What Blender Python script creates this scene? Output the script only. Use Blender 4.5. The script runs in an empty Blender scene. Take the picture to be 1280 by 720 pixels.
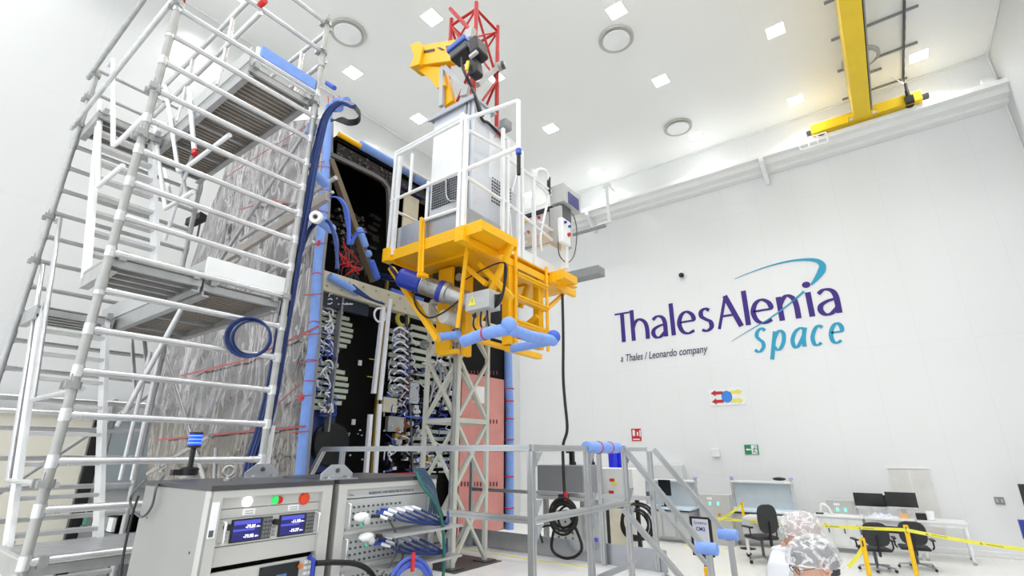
import bpy, math, random
from mathutils import Vector, Matrix
random.seed(7)
sc = bpy.context.scene
COL = sc.collection
# ------------------------------------------------------------------ camera maths (metres, eye at 2.1 m)
EYE = 2.1; FOC = 619.0
PITCH = math.atan(206/619.0); YAW = math.radians(36.5)
cp, sp, cw, sw = math.cos(PITCH), math.sin(PITCH), math.cos(YAW), math.sin(YAW)
def on(ax, v, x, y):
    """point of the plane  axis ax = v  that is seen at the photo position x, y"""
    a, b = (x-640)/FOC, (y-360)/FOC
    up = -b*cp+sp; fw = cp+b*sp
    r = (-fw*sw+a*cw, fw*cw+a*sw, up)
    o = (0, 0, EYE); t = (v-o[ax])/r[ax]
    return Vector([o[i]+t*r[i] for i in range(3)])
cam = bpy.data.cameras.new('camera'); camo = bpy.data.objects.new('camera', cam); COL.objects.link(camo)
cam.sensor_width = 36; cam.lens = FOC*36/1280; cam.clip_end = 100; cam.clip_start = .05
camo.location = (0, 0, EYE); camo.rotation_euler = (math.pi/2+PITCH, 0, YAW)
sc.camera = camo
# ------------------------------------------------------------------ materials
def lin(c): return tuple(((v/255)/12.92 if v/255 <= .04045 else (((v/255)+.055)/1.055)**2.4) for v in c)
MATS = {}
def mat(name, rgb, rough=.5, metal=0, var=.06, vs=3., bump=0, bs=40., emit=0, spec=.5, alpha=1, trans=0, coat=0):
    if name in MATS: return MATS[name]
    m = bpy.data.materials.new(name); m.use_nodes = True; nt = m.node_tree; N = nt.nodes; L = nt.links
    b = N['Principled BSDF']; c = lin(rgb)
    b.inputs['Roughness'].default_value = rough; b.inputs['Metallic'].default_value = metal
    b.inputs['Specular IOR Level'].default_value = spec
    if coat: b.inputs['Coat Weight'].default_value = coat
    tc = N.new('ShaderNodeTexCoord'); nz = N.new('ShaderNodeTexNoise'); nz.inputs['Scale'].default_value = vs; nz.inputs['Detail'].default_value = 4
    L.new(tc.outputs['Object'], nz.inputs['Vector'])
    rp = N.new('ShaderNodeMapRange'); rp.inputs['From Min'].default_value = .3; rp.inputs['From Max'].default_value = .7
    rp.inputs['To Min'].default_value = 1-var; rp.inputs['To Max'].default_value = 1+var*.6
    L.new(nz.outputs['Fac'], rp.inputs['Value'])
    mx = N.new('ShaderNodeVectorMath'); mx.operation = 'SCALE'; mx.inputs[0].default_value = c
    L.new(rp.outputs['Result'], mx.inputs['Scale']); L.new(mx.outputs['Vector'], b.inputs['Base Color'])
    if bump:
        n2 = N.new('ShaderNodeTexNoise'); n2.inputs['Scale'].default_value = bs; n2.inputs['Detail'].default_value = 5
        L.new(tc.outputs['Object'], n2.inputs['Vector'])
        bp = N.new('ShaderNodeBump'); bp.inputs['Strength'].default_value = bump; bp.inputs['Distance'].default_value = .01
        L.new(n2.outputs['Fac'], bp.inputs['Height']); L.new(bp.outputs['Normal'], b.inputs['Normal'])
    if emit:
        b.inputs['Emission Color'].default_value = (*c, 1); b.inputs['Emission Strength'].default_value = emit
    if alpha < 1: b.inputs['Alpha'].default_value = alpha
    if trans: b.inputs['Transmission Weight'].default_value = trans
    MATS[name] = m; return m
def panel_mat(name, rgb, step, horiz, rough, off=(0, 0, 0), axes=(0, 2), depth=.88):
    """painted wall/ceiling panels with fine joints every `step` metres along two axes"""
    m = mat(name, rgb, rough, var=.015, vs=.35); nt = m.node_tree; N = nt.nodes; L = nt.links
    b = N['Principled BSDF']; old = b.inputs['Base Color'].links[0].from_socket
    tc = [n for n in N if n.type == 'TEX_COORD'][0]; sx = N.new('ShaderNodeSeparateXYZ'); L.new(tc.outputs['Object'], sx.inputs[0])
    fac = None
    for k, st in ((axes[0], step), (axes[1], horiz)):
        if not st: continue
        a = N.new('ShaderNodeMath'); a.operation = 'ADD'; a.inputs[1].default_value = off[k]+100*st; L.new(sx.outputs[k], a.inputs[0])
        md = N.new('ShaderNodeMath'); md.operation = 'MODULO'; md.inputs[1].default_value = st; L.new(a.outputs[0], md.inputs[0])
        lt = N.new('ShaderNodeMath'); lt.operation = 'LESS_THAN'; lt.inputs[1].default_value = .014; L.new(md.outputs[0], lt.inputs[0])
        if fac is None: fac = lt.outputs[0]
        else:
            mm = N.new('ShaderNodeMath'); mm.operation = 'MAXIMUM'; L.new(fac, mm.inputs[0]); L.new(lt.outputs[0], mm.inputs[1]); fac = mm.outputs[0]
    r = N.new('ShaderNodeMapRange'); r.inputs['To Min'].default_value = 1; r.inputs['To Max'].default_value = depth; L.new(fac, r.inputs['Value'])
    s = N.new('ShaderNodeVectorMath'); s.operation = 'SCALE'; L.new(old, s.inputs[0]); L.new(r.outputs[0], s.inputs['Scale'])
    L.new(s.outputs['Vector'], b.inputs['Base Color']); return m
white = mat('white_paint', (238, 240, 242), .35)
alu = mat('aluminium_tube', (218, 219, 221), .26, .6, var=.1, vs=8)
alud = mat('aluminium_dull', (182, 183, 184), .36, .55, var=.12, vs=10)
prof = mat('aluminium_profile', (184, 186, 188), .28, .6, var=.06)
steel = mat('galvanised_steel', (176, 178, 178), .35, .7, var=.15, vs=9)
steelD = mat('dark_steel', (92, 94, 96), .4, .6)
yellow = mat('yellow_paint', (250, 188, 14), .35, var=.05)
crany = mat('crane_yellow', (240, 204, 24), .4, var=.04)
red = mat('red_paint', (186, 34, 36), .35)
redtape = mat('red_tape', (206, 40, 48), .4)
dulltape = mat('faded_red_tape', (166, 78, 82), .4, var=.2, vs=12)
redcap = mat('red_cap', (200, 24, 28), .4)
foam = mat('blue_foam', (128, 164, 236), .7, var=.08, vs=14, bump=.3, bs=60)
foamD = mat('deep_blue_foam', (70, 104, 206), .65, var=.1, vs=14)
navy = mat('navy_cable', (28, 52, 112), .45, var=.2, vs=20)
blu = mat('motor_blue', (34, 54, 160), .35)
black = mat('black_plastic', (26, 26, 29), .45)
rubber = mat('black_rubber', (12, 12, 13), .6)
blackp = mat('black_panel', (4, 4, 5), .5, var=.3, vs=6, spec=.15)
grey = mat('grey_paint', (188, 190, 190), .45)
greyM = mat('mid_grey', (140, 143, 146), .5)
greyD = mat('slate_grey', (84, 88, 92), .5)
rackc = mat('rack_paint', (190, 190, 187), .45, var=.03)
racks = mat('rack_side', (152, 152, 150), .5, var=.04, bump=.12, bs=300)
toprack = mat('rack_top_laminate', (66, 66, 70), .35, var=.08)
cream = mat('primer_cream', (206, 202, 182), .5, var=.08, vs=8)
bronze = mat('bronze_bar', (122, 110, 90), .4, .3)
pink = mat('pink_film', (212, 142, 136), .3, var=.12, vs=3, bump=.3, bs=8)
deckply = mat('ribbed_deck', (150, 142, 134), .55, var=.1, vs=6)
gal = mat('galvanised_sheet', (176, 180, 186), .25, .6, var=.12, vs=5)
whitewire = mat('white_wire', (240, 243, 252), .4)
bluewire = mat('blue_wire', (66, 92, 190), .4)
orange = mat('orange_wire', (206, 120, 40), .5)
copper = mat('copper_brown', (128, 78, 60), .45, .2)
pipeg = mat('heat_pipe', (190, 200, 186), .35, .3)
screen = mat('dark_screen', (24, 27, 30), .15)
tape = mat('yellow_tape', (238, 232, 84), .45, var=.04)
skin = mat('skin', (200, 156, 134), .5, var=.06, bump=.1, bs=60)
hairm = mat('dark_hair', (42, 34, 30), .6, var=.3, vs=30)
coatm = mat('white_coverall', (212, 215, 221), .75, var=.04, bump=.25, bs=9)
# ------------------------------------------------------------------ mesh builder
ROOT = {}
class MB:
    def __init__(s): s.v = []; s.f = []; s.sm = []
    def add(s, vs, fs, smooth=False):
        n = len(s.v); s.v += [Vector(p) for p in vs]
        for f in fs: s.f.append([i+n for i in f]); s.sm.append(smooth)
        return s
    def bx(s, x0, y0, z0, x1, y1, z1):
        e = lambda: random.uniform(.00005, .0004)      # small tolerances so that touching faces never coincide
        x0, x1 = min(x0, x1)-e(), max(x0, x1)+e(); y0, y1 = min(y0, y1)-e(), max(y0, y1)+e(); z0, z1 = min(z0, z1)-e(), max(z0, z1)+e()
        P = [(x, y, z) for z in (z0, z1) for y in (y0, y1) for x in (x0, x1)]
        return s.add(P, [(0, 2, 3, 1), (4, 5, 7, 6), (0, 1, 5, 4), (2, 6, 7, 3), (0, 4, 6, 2), (1, 3, 7, 5)])
    def obox(s, c, ax, ay, az):
        c, ax, ay, az = map(Vector, (c, ax, ay, az)); k_ = 1+random.uniform(0, .004); ax = ax*k_; ay = ay*(2-k_ if ay.length > .3 else k_); az = az*(1+random.uniform(0, .004))
        P = [c+ax*i+ay*j+az*k for k in (-.5, .5) for j in (-.5, .5) for i in (-.5, .5)]
        if ax.cross(ay).dot(az) < 0: P = [P[i] for i in (1, 0, 3, 2, 5, 4, 7, 6)]
        return s.add(P, [(0, 2, 3, 1), (4, 5, 7, 6), (0, 1, 5, 4), (2, 6, 7, 3), (0, 4, 6, 2), (1, 3, 7, 5)])
    def bar(s, p0, p1, w, h=None, up=(0, 0, 1)):
        p0, p1 = Vector(p0), Vector(p1); h = h or w; d = p1-p0; dn = d.normalized(); u = Vector(up)
        if abs(dn.dot(u)) > .98: u = Vector((0, 1, 0))
        sd = dn.cross(u).normalized(); u = sd.cross(dn).normalized()
        return s.obox((p0+p1)/2, sd*w, d, u*h)
    def tube(s, p0, p1, r, n=12, r1=None, caps=True):
        p0, p1 = Vector(p0), Vector(p1); r1 = r if r1 is None else r1
        d = (p1-p0).normalized(); u = d.orthogonal().normalized(); w = d.cross(u)
        a = [u*math.cos(t)+w*math.sin(t) for t in (2*math.pi*i/n for i in range(n))]
        s.add([p0+q*r for q in a]+[p1+q*r1 for q in a], [(i, (i+1) % n, n+(i+1) % n, n+i) for i in range(n)], True)
        if caps:
            s.add([p0+q*r for q in a], [list(range(n))[::-1]]); s.add([p1+q*r1 for q in a], [list(range(n))])
        return s
    def path(s, pts, r, n=8, closed=False, caps=True, flat=None):
        pts = [Vector(p) for p in pts]; m = len(pts); rings = []; u = None
        for i, p in enumerate(pts):
            a = pts[i-1] if (i > 0 or closed) else p; b = pts[(i+1) % m] if (i < m-1 or closed) else p
            d = (b-a).normalized()
            if u is None: u = d.orthogonal().normalized()
            u = (u-d*u.dot(d))
            u = u.normalized() if u.length > 1e-5 else d.orthogonal().normalized()
            w = d.cross(u); rr = r[i] if isinstance(r, (list, tuple)) else r
            rings.append([p+(u*math.cos(t)+w*math.sin(t)*(flat or 1))*rr for t in (2*math.pi*k/n for k in range(n))])
        fs = []; k = m if closed else m-1
        for i in range(k):
            j = (i+1) % m
            fs += [(i*n+q, i*n+(q+1) % n, j*n+(q+1) % n, j*n+q) for q in range(n)]
        s.add([p for rg in rings for p in rg], fs, True)
        if caps and not closed: s.add(rings[0], [list(range(n))[::-1]]); s.add(rings[-1], [list(range(n))])
        return s
    def curve(s, pts, r, n=8, sub=6, closed=False, **k): return s.path(spline(pts, sub, closed), r, n, closed, **k)
    def lathe(s, prof, o, ax=(0, 0, 1), n=20):
        o = Vector(o); d = Vector(ax).normalized(); u = d.orthogonal().normalized(); w = d.cross(u)
        for i in range(len(prof)-1):
            (r0, h0), (r1, h1) = prof[i], prof[i+1]
            R = [[o+d*h+(u*math.cos(t)+w*math.sin(t))*max(r, 1e-5) for t in (2*math.pi*k/n for k in range(n))] for r, h in ((r0, h0), (r1, h1))]
            s.add(R[0]+R[1], [(q, (q+1) % n, n+(q+1) % n, n+q) for q in range(n)], True)
        return s
    def prism(s, poly, vec):
        poly = [Vector(p) for p in poly]; v = Vector(vec); n = len(poly)
        nrm = Vector((0, 0, 0))
        for i in range(n): nrm += poly[i].cross(poly[(i+1) % n])
        if nrm.dot(v) > 0: a, b = poly, [p+v for p in poly]
        else: a, b = [p+v for p in poly], poly
        s.add(a+b, [list(range(n))[::-1], list(range(n, 2*n))]+[(i, (i+1) % n, n+(i+1) % n, n+i) for i in range(n)])
        return s
    def ball(s, c, r, n=14, m=8, sc=(1, 1, 1)):
        c = Vector(c); P = [c+Vector((0, 0, r*sc[2]))]
        for i in range(1, m):
            a = math.pi*i/m
            for j in range(n):
                b = 2*math.pi*j/n; P.append(c+Vector((r*sc[0]*math.sin(a)*math.cos(b), r*sc[1]*math.sin(a)*math.sin(b), r*sc[2]*math.cos(a))))
        P.append(c-Vector((0, 0, r*sc[2]))); fs = [(0, 1+j, 1+(j+1) % n) for j in range(n)]
        for i in range(m-2):
            for j in range(n): q = 1+i*n; fs.append((q+j, q+n+j, q+n+(j+1) % n, q+(j+1) % n))
        q = 1+(m-2)*n; fs += [(q+j, len(P)-1, q+(j+1) % n) for j in range(n)]
        return s.add(P, fs, True)
    def torus(s, c, R, r, ax=(0, 0, 1), n=28, m=8):
        d = Vector(ax).normalized(); u = d.orthogonal().normalized(); w = d.cross(u); c = Vector(c)
        return s.path([c+(u*math.cos(t)+w*math.sin(t))*R for t in (2*math.pi*i/n for i in range(n))], r, m, closed=True)
    def text(s, txt, o, xd, zd, size, ext=.001, bold=0, align='LEFT', shear=0, sx=1):
        cu = bpy.data.curves.new('t', 'FONT'); cu.body = txt; cu.size = size; cu.align_x = align; cu.extrude = 0; cu.offset = bold; cu.shear = shear
        ob = bpy.data.objects.new('t', cu); COL.objects.link(ob)
        dg = bpy.context.evaluated_depsgraph_get(); me = bpy.data.meshes.new_from_object(ob.evaluated_get(dg))
        xd, zd, o = Vector(xd).normalized(), Vector(zd).normalized(), Vector(o); nd = xd.cross(zd)
        s.add([o+xd*(v.co.x*sx)+zd*v.co.y+nd*ext for v in me.vertices], [list(p.vertices) for p in me.polygons])
        bpy.data.objects.remove(ob); bpy.data.curves.remove(cu); bpy.data.meshes.remove(me); return s
    def build(s, name, m, parent=None, label=None, cat=None, group=None, kind=None, bevel=0, at=None, sub=0):
        if parent is not None:
            off = ROOT[parent.name]
        else:
            if at is None:
                xs = [p.x for p in s.v]; ys = [p.y for p in s.v]; zs = [p.z for p in s.v]
                at = ((min(xs)+max(xs))/2, (min(ys)+max(ys))/2, min(zs))
            off = Vector(at)
        me = bpy.data.meshes.new(name); me.from_pydata([p-off for p in s.v], [], s.f)
        me.polygons.foreach_set('use_smooth', s.sm); me.materials.append(m); me.update()
        o = bpy.data.objects.new(name, me); COL.objects.link(o)
        if parent is not None: o.parent = parent
        else: o.location = off
        ROOT[o.name] = off
        if label: o['label'] = label
        if cat: o['category'] = cat
        if group: o['group'] = group
        if kind: o['kind'] = kind
        if bevel:
            b = o.modifiers.new('bevel', 'BEVEL'); b.width = bevel; b.segments = 2; b.limit_method = 'ANGLE'
        if sub:
            b = o.modifiers.new('sub', 'SUBSURF'); b.levels = sub; b.render_levels = sub
        return o
def spline(pts, sub=6, closed=False):
    P = [Vector(p) for p in pts]; n = len(P); out = []
    rng = n if closed else n-1
    for i in range(rng):
        p0 = P[i-1] if (i > 0 or closed) else P[0]; p1 = P[i]; p2 = P[(i+1) % n]; p3 = P[(i+2) % n] if (i+2 < n or closed) else P[-1]
        for k in range(sub):
            t = k/sub; out.append(.5*((2*p1)+(p2-p0)*t+(2*p0-5*p1+4*p2-p3)*t*t+(3*p1-p0-3*p2+p3)*t**3))
    if not closed: out.append(P[-1])
    return out
def thing(name, label, cat, loc, group=None):
    o = bpy.data.objects.new(name, None); COL.objects.link(o); o.location = loc; o.empty_display_size = .1
    o['label'] = label; o['category'] = cat
    if group: o['group'] = group
    ROOT[o.name] = Vector(loc); return o
def dup(root, loc, label=None, rz=None, group=None, scale=None):
    r = root.copy(); COL.objects.link(r); r.location = loc; ROOT[r.name] = Vector(loc)
    if rz is not None: r.rotation_euler = (0, 0, rz)
    if scale: r.scale = scale
    if label: r['label'] = label
    if group: r['group'] = group
    for ch in list(root.children):
        c = ch.copy(); COL.objects.link(c); c.parent = r
        for g in ch.children:
            d = g.copy(); COL.objects.link(d); d.parent = c
    return r
X1, Y1, Z1 = Vector((1, 0, 0)), Vector((0, 1, 0)), Vector((0, 0, 1))
# ================================================================== ROOM
XL, XR, YB, ZC, YF = -11.1, 3.79, 15.5, 11.84, -4.0
wallm = panel_mat('wall_panels', (236, 238, 239), 1.0, 4.55, .22, off=(.08, 0, -.1), axes=(0, 2), depth=.955)
walll = panel_mat('wall_panels_left', (218, 220, 221), 2.4, 2.1, .3, axes=(1, 2), depth=.955, off=(0, 1.0, .1))
ceilm = panel_mat('ceiling_panels', (240, 241, 239), 2.9, 2.9, .4, axes=(0, 1), depth=.975, off=(.3, .4, 0))
floorm = panel_mat('floor_tiles', (232, 231, 227), 1.2, 1.2, .18, axes=(0, 1), depth=.93)
S = 'structure'
MB().bx(XL-.3, YF, -.2, XR+.3, YB+.3, 0).build('floor', floorm, kind=S)
MB().bx(XL-.3, YF, ZC, XR+.3, YB+.3, ZC+.2).build('ceiling', ceilm, kind=S)
MB().bx(XL, YB, 0, XR, YB+.3, ZC).build('wall_back', wallm, kind=S, at=(0, YB, 0))
MB().bx(XL-.3, YF, 0, XL, YB+.3, ZC).build('wall_left', walll, kind=S, at=(XL, 0, 0))
MB().bx(XR, YF, 0, XR+.3, YB+.3, ZC).build('wall_right', walll, kind=S, at=(XR, 0, 0))
cove = mat('cove_white', (240, 241, 241), .4)
MB().bx(XL, YB-.03, 0, XR, YB, .12).build('baseboard_back', cove, kind=S, bevel=.01)
MB().bx(XR-.03, YF, 0, XR, YB, .12).build('baseboard_right', cove, kind=S)
m = MB()   # rounded cove between back wall, right wall and ceiling
m.bx(XL, YB-.05, ZC-.05, XR, YB, ZC); m.bx(XR-.05, YF, ZC-.05, XR, YB, ZC); m.bx(XR-.05, YB-.05, 0, XR, YB, ZC); m.bx(XL, YF, ZC-.05, XL+.05, YB, ZC)
m.build('trim_1', cove, kind=S, bevel=.015)
# crane runway beam carried along the back wall
m = MB()
m.bx(XL, 14.78, 10.5, XR, 15.49, 10.6).bx(XL, 14.98, 10.34, XR, 15.49, 10.5).bx(XL, 15.25, 10.24, XR, 15.49, 10.34)
m.bx(XL, 14.84, 10.6, XR, 14.9, 10.66)
m.build('trim_2', mat('rail_grey', (240, 241, 240), .5, var=.01), kind=S)
# left wall: pipe pair, blue-grey band and beige gate
m = MB()
for z in (2.93, 2.72): m.tube((XL+.12, YF, z), (XL+.12, 12, z), .045, 10)
for y in range(-3, 12, 2): m.bx(XL, y, 2.66, XL+.14, y+.05, 3.0)
m.build('wall_pipes', alu, label='pair of white pipes running along the left wall behind the scaffold', cat='pipe')
MB().bx(XL, 3.1, 1.5, XL+.1, 14, 2.62).build('trim_4', mat('band_grey', (150, 160, 166), .5), kind=S)
beige = mat('beige_gate', (222, 219, 206), .55, var=.02)
MB().bx(XL, -1.2, 0, XL+.08, 2.8, 2.72).build('door_1', beige, kind=S, bevel=.01)
MB().bx(XL, 2.84, 0, XL+.14, 2.98, 2.72).build('trim_5', black, kind=S)
# ------------------------------------------------------------------ ceiling lamps
lampm = mat('lamp_glow', (255, 253, 250), .5, var=0, emit=9)
LX = [-9.9, -6.91, -3.33, -.47, 2.35]; LY = [-3.3, -.2, 3.1, 6.16, 8.57, 11.39, 14.49]
lamp = thing('ceiling_light', 'x', 'light', (0, 0, ZC-.02), 'square ceiling lights')
MB().bx(-.2, -.2, ZC-.018, .2, .2, ZC).build('frame', cove, None, at=(0, 0, ZC-.02)).parent = lamp
MB().bx(-.18, -.18, ZC-.026, .18, .18, ZC-.016).build('diffuser', lampm, None, at=(0, 0, ZC-.02)).parent = lamp
for c in lamp.children: c.location = (0, 0, 0)
la = bpy.data.lights.new('louvred_lamp', 'AREA'); la.shape = 'SQUARE'; la.size = .34; la.energy = 21; la.spread = math.radians(125); la.color = (1, .995, .985)
lo = bpy.data.objects.new('louvred_lamp', la); COL.objects.link(lo); lo.parent = lamp; lo.location = (0, 0, -.02)
colname = {-9.9: 'leftmost column', -6.91: 'second column', -3.33: 'middle column', -.47: 'column left of the girder', 2.35: 'column right of the girder'}
rowname = {-3.3: 'row behind the viewer', -.2: 'row overhead', 3.1: 'row above the scaffold', 6.16: 'fourth row from the logo', 8.57: 'third row from the logo', 11.39: 'second row from the logo', 14.49: 'row nearest the logo'}
first = True
for x in LX:
    for y in LY:
        lb = 'square ceiling light, %s, %s' % (colname[x], rowname[y])
        if first: lamp.location = (x, y, ZC-.02); lamp['label'] = lb; first = False
        else: dup(lamp, (x, y, ZC-.02), lb)
# round air diffusers
dif0 = None
for (x, y), lb in (((-8.86, 5.25), 'large round ceiling air diffuser above the scaffold top'), ((-3.69, 9.32), 'round ceiling air diffuser right of the red mast top'),
                   ((-3.65, 13.7), 'round ceiling air diffuser nearest the logo wall'), ((1.13, 13.67), 'round ceiling air diffuser half hidden behind the yellow girder')):
    if dif0 is None:
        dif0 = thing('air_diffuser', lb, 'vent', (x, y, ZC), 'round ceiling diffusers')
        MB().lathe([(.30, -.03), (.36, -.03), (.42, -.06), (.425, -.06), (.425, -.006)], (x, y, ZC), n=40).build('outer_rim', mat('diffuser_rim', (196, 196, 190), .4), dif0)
        MB().lathe([(.0, -.02), (.36, -.02)], (x, y, ZC), n=40).build('shade_disc', mat('diffuser_shade', (110, 110, 106), .6), dif0)  # flat dark disc, its colour painting the ring of shade around the hanging disc
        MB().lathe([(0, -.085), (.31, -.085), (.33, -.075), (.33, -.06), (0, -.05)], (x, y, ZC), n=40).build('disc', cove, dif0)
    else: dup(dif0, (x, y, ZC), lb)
# grey strut channels and conduit under the ceiling by the girder
for i, (a, b) in enumerate((((1030, 5), (1150, -35)), ((1039, 51), (1148, 8)), ((1047, 90), (1147, 54)), ((1053, 125), (1134, 98)), ((1062, 100), (1102, 86)))):
    p, q = on(2, ZC-.03, *a), on(2, ZC-.03, *b)
    MB().bx(p.x, p.y-.025, ZC-.05, q.x, p.y+.025, ZC).build('strut_channel', greyM, label='thin grey ceiling strut channel behind the yellow girder, %s from the logo wall' % ('fifth', 'fourth', 'third', 'nearest', 'second')[i], cat='channel', group='ceiling strut channels')
p, q = on(2, ZC-.15, 1132, -20), on(2, ZC-.15, 1133, 101)
m = MB(); m.path([(p.x, p.y+(q.y-p.y)*t/20, ZC-.15+(.03 if t % 2 else 0)) for t in range(21)], .014, 6); m.bx(p.x-.02, p.y, ZC-.05, p.x+.02, q.y, ZC-.02)
m.build('festoon_cable', steelD, label='dark segmented cable chain under the ceiling right of the girder', cat='cable')
# ------------------------------------------------------------------ crane
t = thing('overhead_crane', 'yellow bridge crane under the ceiling near the right corner', 'crane', (.93, 14.75, 10.6))
MB().bx(.74, -3.9, 10.72, 1.12, 14.6, 11.5).build('bridge_girder', crany, t, bevel=.01)
MB().bx(1.14, -3.9, 10.74, 1.17, 14.5, 11.3).build('bus_bar', greyM, t)
m = MB().bx(-.28, 14.72, 10.72, 2.22, 15.02, 11.0); m.bx(.6, 14.5, 10.72, 1.26, 14.72, 10.8)
m.build('end_carriage', crany, t, bevel=.012)
MB().bx(-.4, 14.78, 10.78, -.28, 14.92, 10.88).build('buffer', black, t); MB().bx(2.22, 14.78, 10.78, 2.36, 14.92, 10.88).build('buffer', black, t)
for x in (-.05, 1.95): MB().tube((x, 14.83, 10.72), (x, 14.9, 10.72), .09, 20).build('wheel', steelD, t)
m = MB().tube((1.95, 14.66, 10.7), (1.95, 14.66, 11.05), .05, 10).tube((1.95, 14.66, 11.05), (1.97, 14.66, 11.28), .035, 10).bx(1.86, 14.6, 10.68, 2.04, 14.72, 10.86)
m.build('cable_guide', black, t)
MB().tube((1.95, 14.7, 11.28), (1.75, 14.9, 11.8), .012, 6).build('cable', whitewire, t)
m = MB()
for x in (.68, 1.2): m.lathe([(.0, 0), (.05, 0), (.05, .12), (0, .12)], (x, 14.6, 10.7), n=12)
m.build('bolt_plate', white, t)
for (x, lb) in ((-1.72, 'white bracket under the crane rail above the logo'), (-7.6, 'white bracket under the crane rail left of the logo'), (3.45, 'white bracket holding the crane rail at the right corner')):
    (MB().prism([(x, 15.49, 10.23), (x, 14.98, 10.33), (x, 14.74, 10.5), (x, 14.74, 10.36), (x, 15.35, 9.9), (x, 15.49, 9.9)], (.12, 0, 0)) if x < 3 else MB().prism([(x, 15.49, 10.62), (x, 15.1, 10.62), (x, 15.3, 11.1), (x, 15.49, 11.1)], (.25, 0, 0))).build('rail_bracket', white, label=lb, cat='bracket', group='crane rail brackets', bevel=.01)
m = MB(); p, q = on(1, 14.68, 1001, 190), on(1, 14.68, 1036, 182)
for k in range(4): x = p.x+(q.x-p.x)*k/3; m.bx(x-.015, 14.68, 10.3, x+.015, 14.7, 10.62)
m.bx(p.x, 14.68, 10.29, q.x, 14.7, 10.32); m.bx(p.x, 14.68, 10.6, q.x, 14.7, 10.63)
m.build('rail_ladder', white, label='short white ladder frame on the rail at the left end of the crane carriage', cat='ladder')
# hanging C bracket at left of the crane rail
p, q = on(1, 14.3, 758, 232), on(1, 14.3, 763, 276)
m = MB().bx(p.x-.05, 14.28, q.z, p.x+.05, 14.34, p.z).bx(p.x-.45, 14.28, q.z-.05, p.x+.08, 14.34, q.z+.03).bx(p.x-.12, 14.25, p.z-.05, p.x+.12, 14.4, p.z+.08)
m.bx(p.x-.04, 14.34, p.z-.02, p.x+.04, 14.9, p.z+.06)
m.build('hanging_bracket', white, label='white C shaped bracket hanging beside the crane rail behind the control box', cat='bracket')
p, q = on(1, 14.3, 690, 300), on(1, 14.3, 757, 282)
MB().bx(p.x-1.5, 14.25, q.z-.04, q.x, 14.35, q.z+.04).build('conductor_rail', greyM, label='thin grey conductor rail running left from the hanging bracket', cat='rail')
p, q = on(1, 10.0, 705, 352), on(1, 10.0, 748, 341)
MB().bx(p.x-.7, 10.0, q.z, q.x, 10.35, q.z+.2).build('cable_tray', greyM, label='grey cable tray sticking out behind the yellow platform', cat='tray')
# ------------------------------------------------------------------ wall logo
purple = mat('logo_purple', (58, 28, 128), .5, var=.02); cyan = mat('logo_cyan', (44, 160, 196), .5, var=.04); inkg = mat('logo_grey', (84, 80, 110), .6, var=.02)
YW = YB-.012
def px(cx, cy): return on(1, YW, 740+cx/3.274, 300+cy/3.274)
G = {'T': [[(0, 1), (1, 1)], [(.5, 1), (.5, 0)]],
 'h': [[(0, 1), (0, 0)], [(0, .42), (.25, .6), (.5, .66), (.85, .56), (1, .36), (1, 0)]],
 'n': [[(0, 1), (0, 0)], [(0, .62), (.25, .88), (.55, 1), (.88, .85), (1, .55), (1, 0)]],
 'l': [[(.5, 1), (.5, 0)]], 'i': [[(.5, 1), (.5, 0)]],
 'a': [[(.08, .86), (.4, 1), (.78, .93), (.96, .66), (.96, 0)], [(.96, .58), (.5, .53), (.12, .4), (.03, .2), (.22, .02), (.55, .02), (.96, .24)]],
 'e': [[(.06, .54), (.5, .55), (.97, .58), (.9, .84), (.55, 1), (.2, .86), (.02, .5), (.18, .13), (.55, 0), (.95, .1)]],
 's': [[(.9, .9), (.55, 1), (.15, .9), (.12, .68), (.5, .52), (.9, .38), (.94, .14), (.5, 0), (.04, .07)]],
 'A': [[(0, 0), (.47, 1.0)], [(.45, 1.0), (1, 0)], [(.2, .38), (.78, .38)]],
 'S': [[(.95, .88), (.6, 1), (.2, .9), (.1, .7), (.4, .53), (.75, .4), (.88, .2), (.6, .02), (.3, 0), (0, .1)]],
 'p': [[(.12, 1), (-.05, -.5)], [(.08, .55), (.3, .88), (.62, 1), (.95, .82), (.98, .4), (.72, .05), (.4, 0), (.05, .2)]],
 'c': [[(.95, .88), (.6, 1), (.25, .85), (.02, .45), (.2, .08), (.55, 0), (.9, .1)]],
 'b': [[(.95, .9), (.6, 1), (.2, .8), (.02, .4), (.2, .04), (.5, .06), (.9, .55)], [(1, 1), (.92, .5), (1, 0)]]}
def nib(m, pts, thick, thin, smooth=True, y=YW):
    P = [Vector((p[0], 0, p[1])) for p in pts]
    if len(P) > 2: P = spline(P, 7)
    L, R = [], []
    for i, p in enumerate(P):
        d = (P[min(i+1, len(P)-1)]-P[max(i-1, 0)]).normalized()
        w = thin+(thick-thin)*abs(d.z)**1.3; nrm = Vector((-d.z, 0, d.x))
        L.append(Vector((p.x+nrm.x*w/2, y, p.z+nrm.z*w/2))); R.append(Vector((p.x-nrm.x*w/2, y, p.z-nrm.z*w/2)))
    n = len(P); A = L+R; B = [v+Vector((0, .01, 0)) for v in A]
    fs = [(i, i+1, n+i+1, n+i) for i in range(n-1)]
    m.add(A+B, fs+[tuple(2*n+k for k in f) for f in fs]+[(i, i+1, 2*n+i+1, 2*n+i) for i in range(n-1)]+[(n+i, n+i+1, 3*n+i+1, 3*n+i) for i in range(n-1)]+[(0, n, 3*n, 2*n), (n-1, 2*n-1, 4*n-1, 3*n-1)])
logo = thing('wall_logo', 'large purple and cyan Thales Alenia Space lettering on the back wall', 'logo', (-3.8, YW, 5.2))
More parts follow.
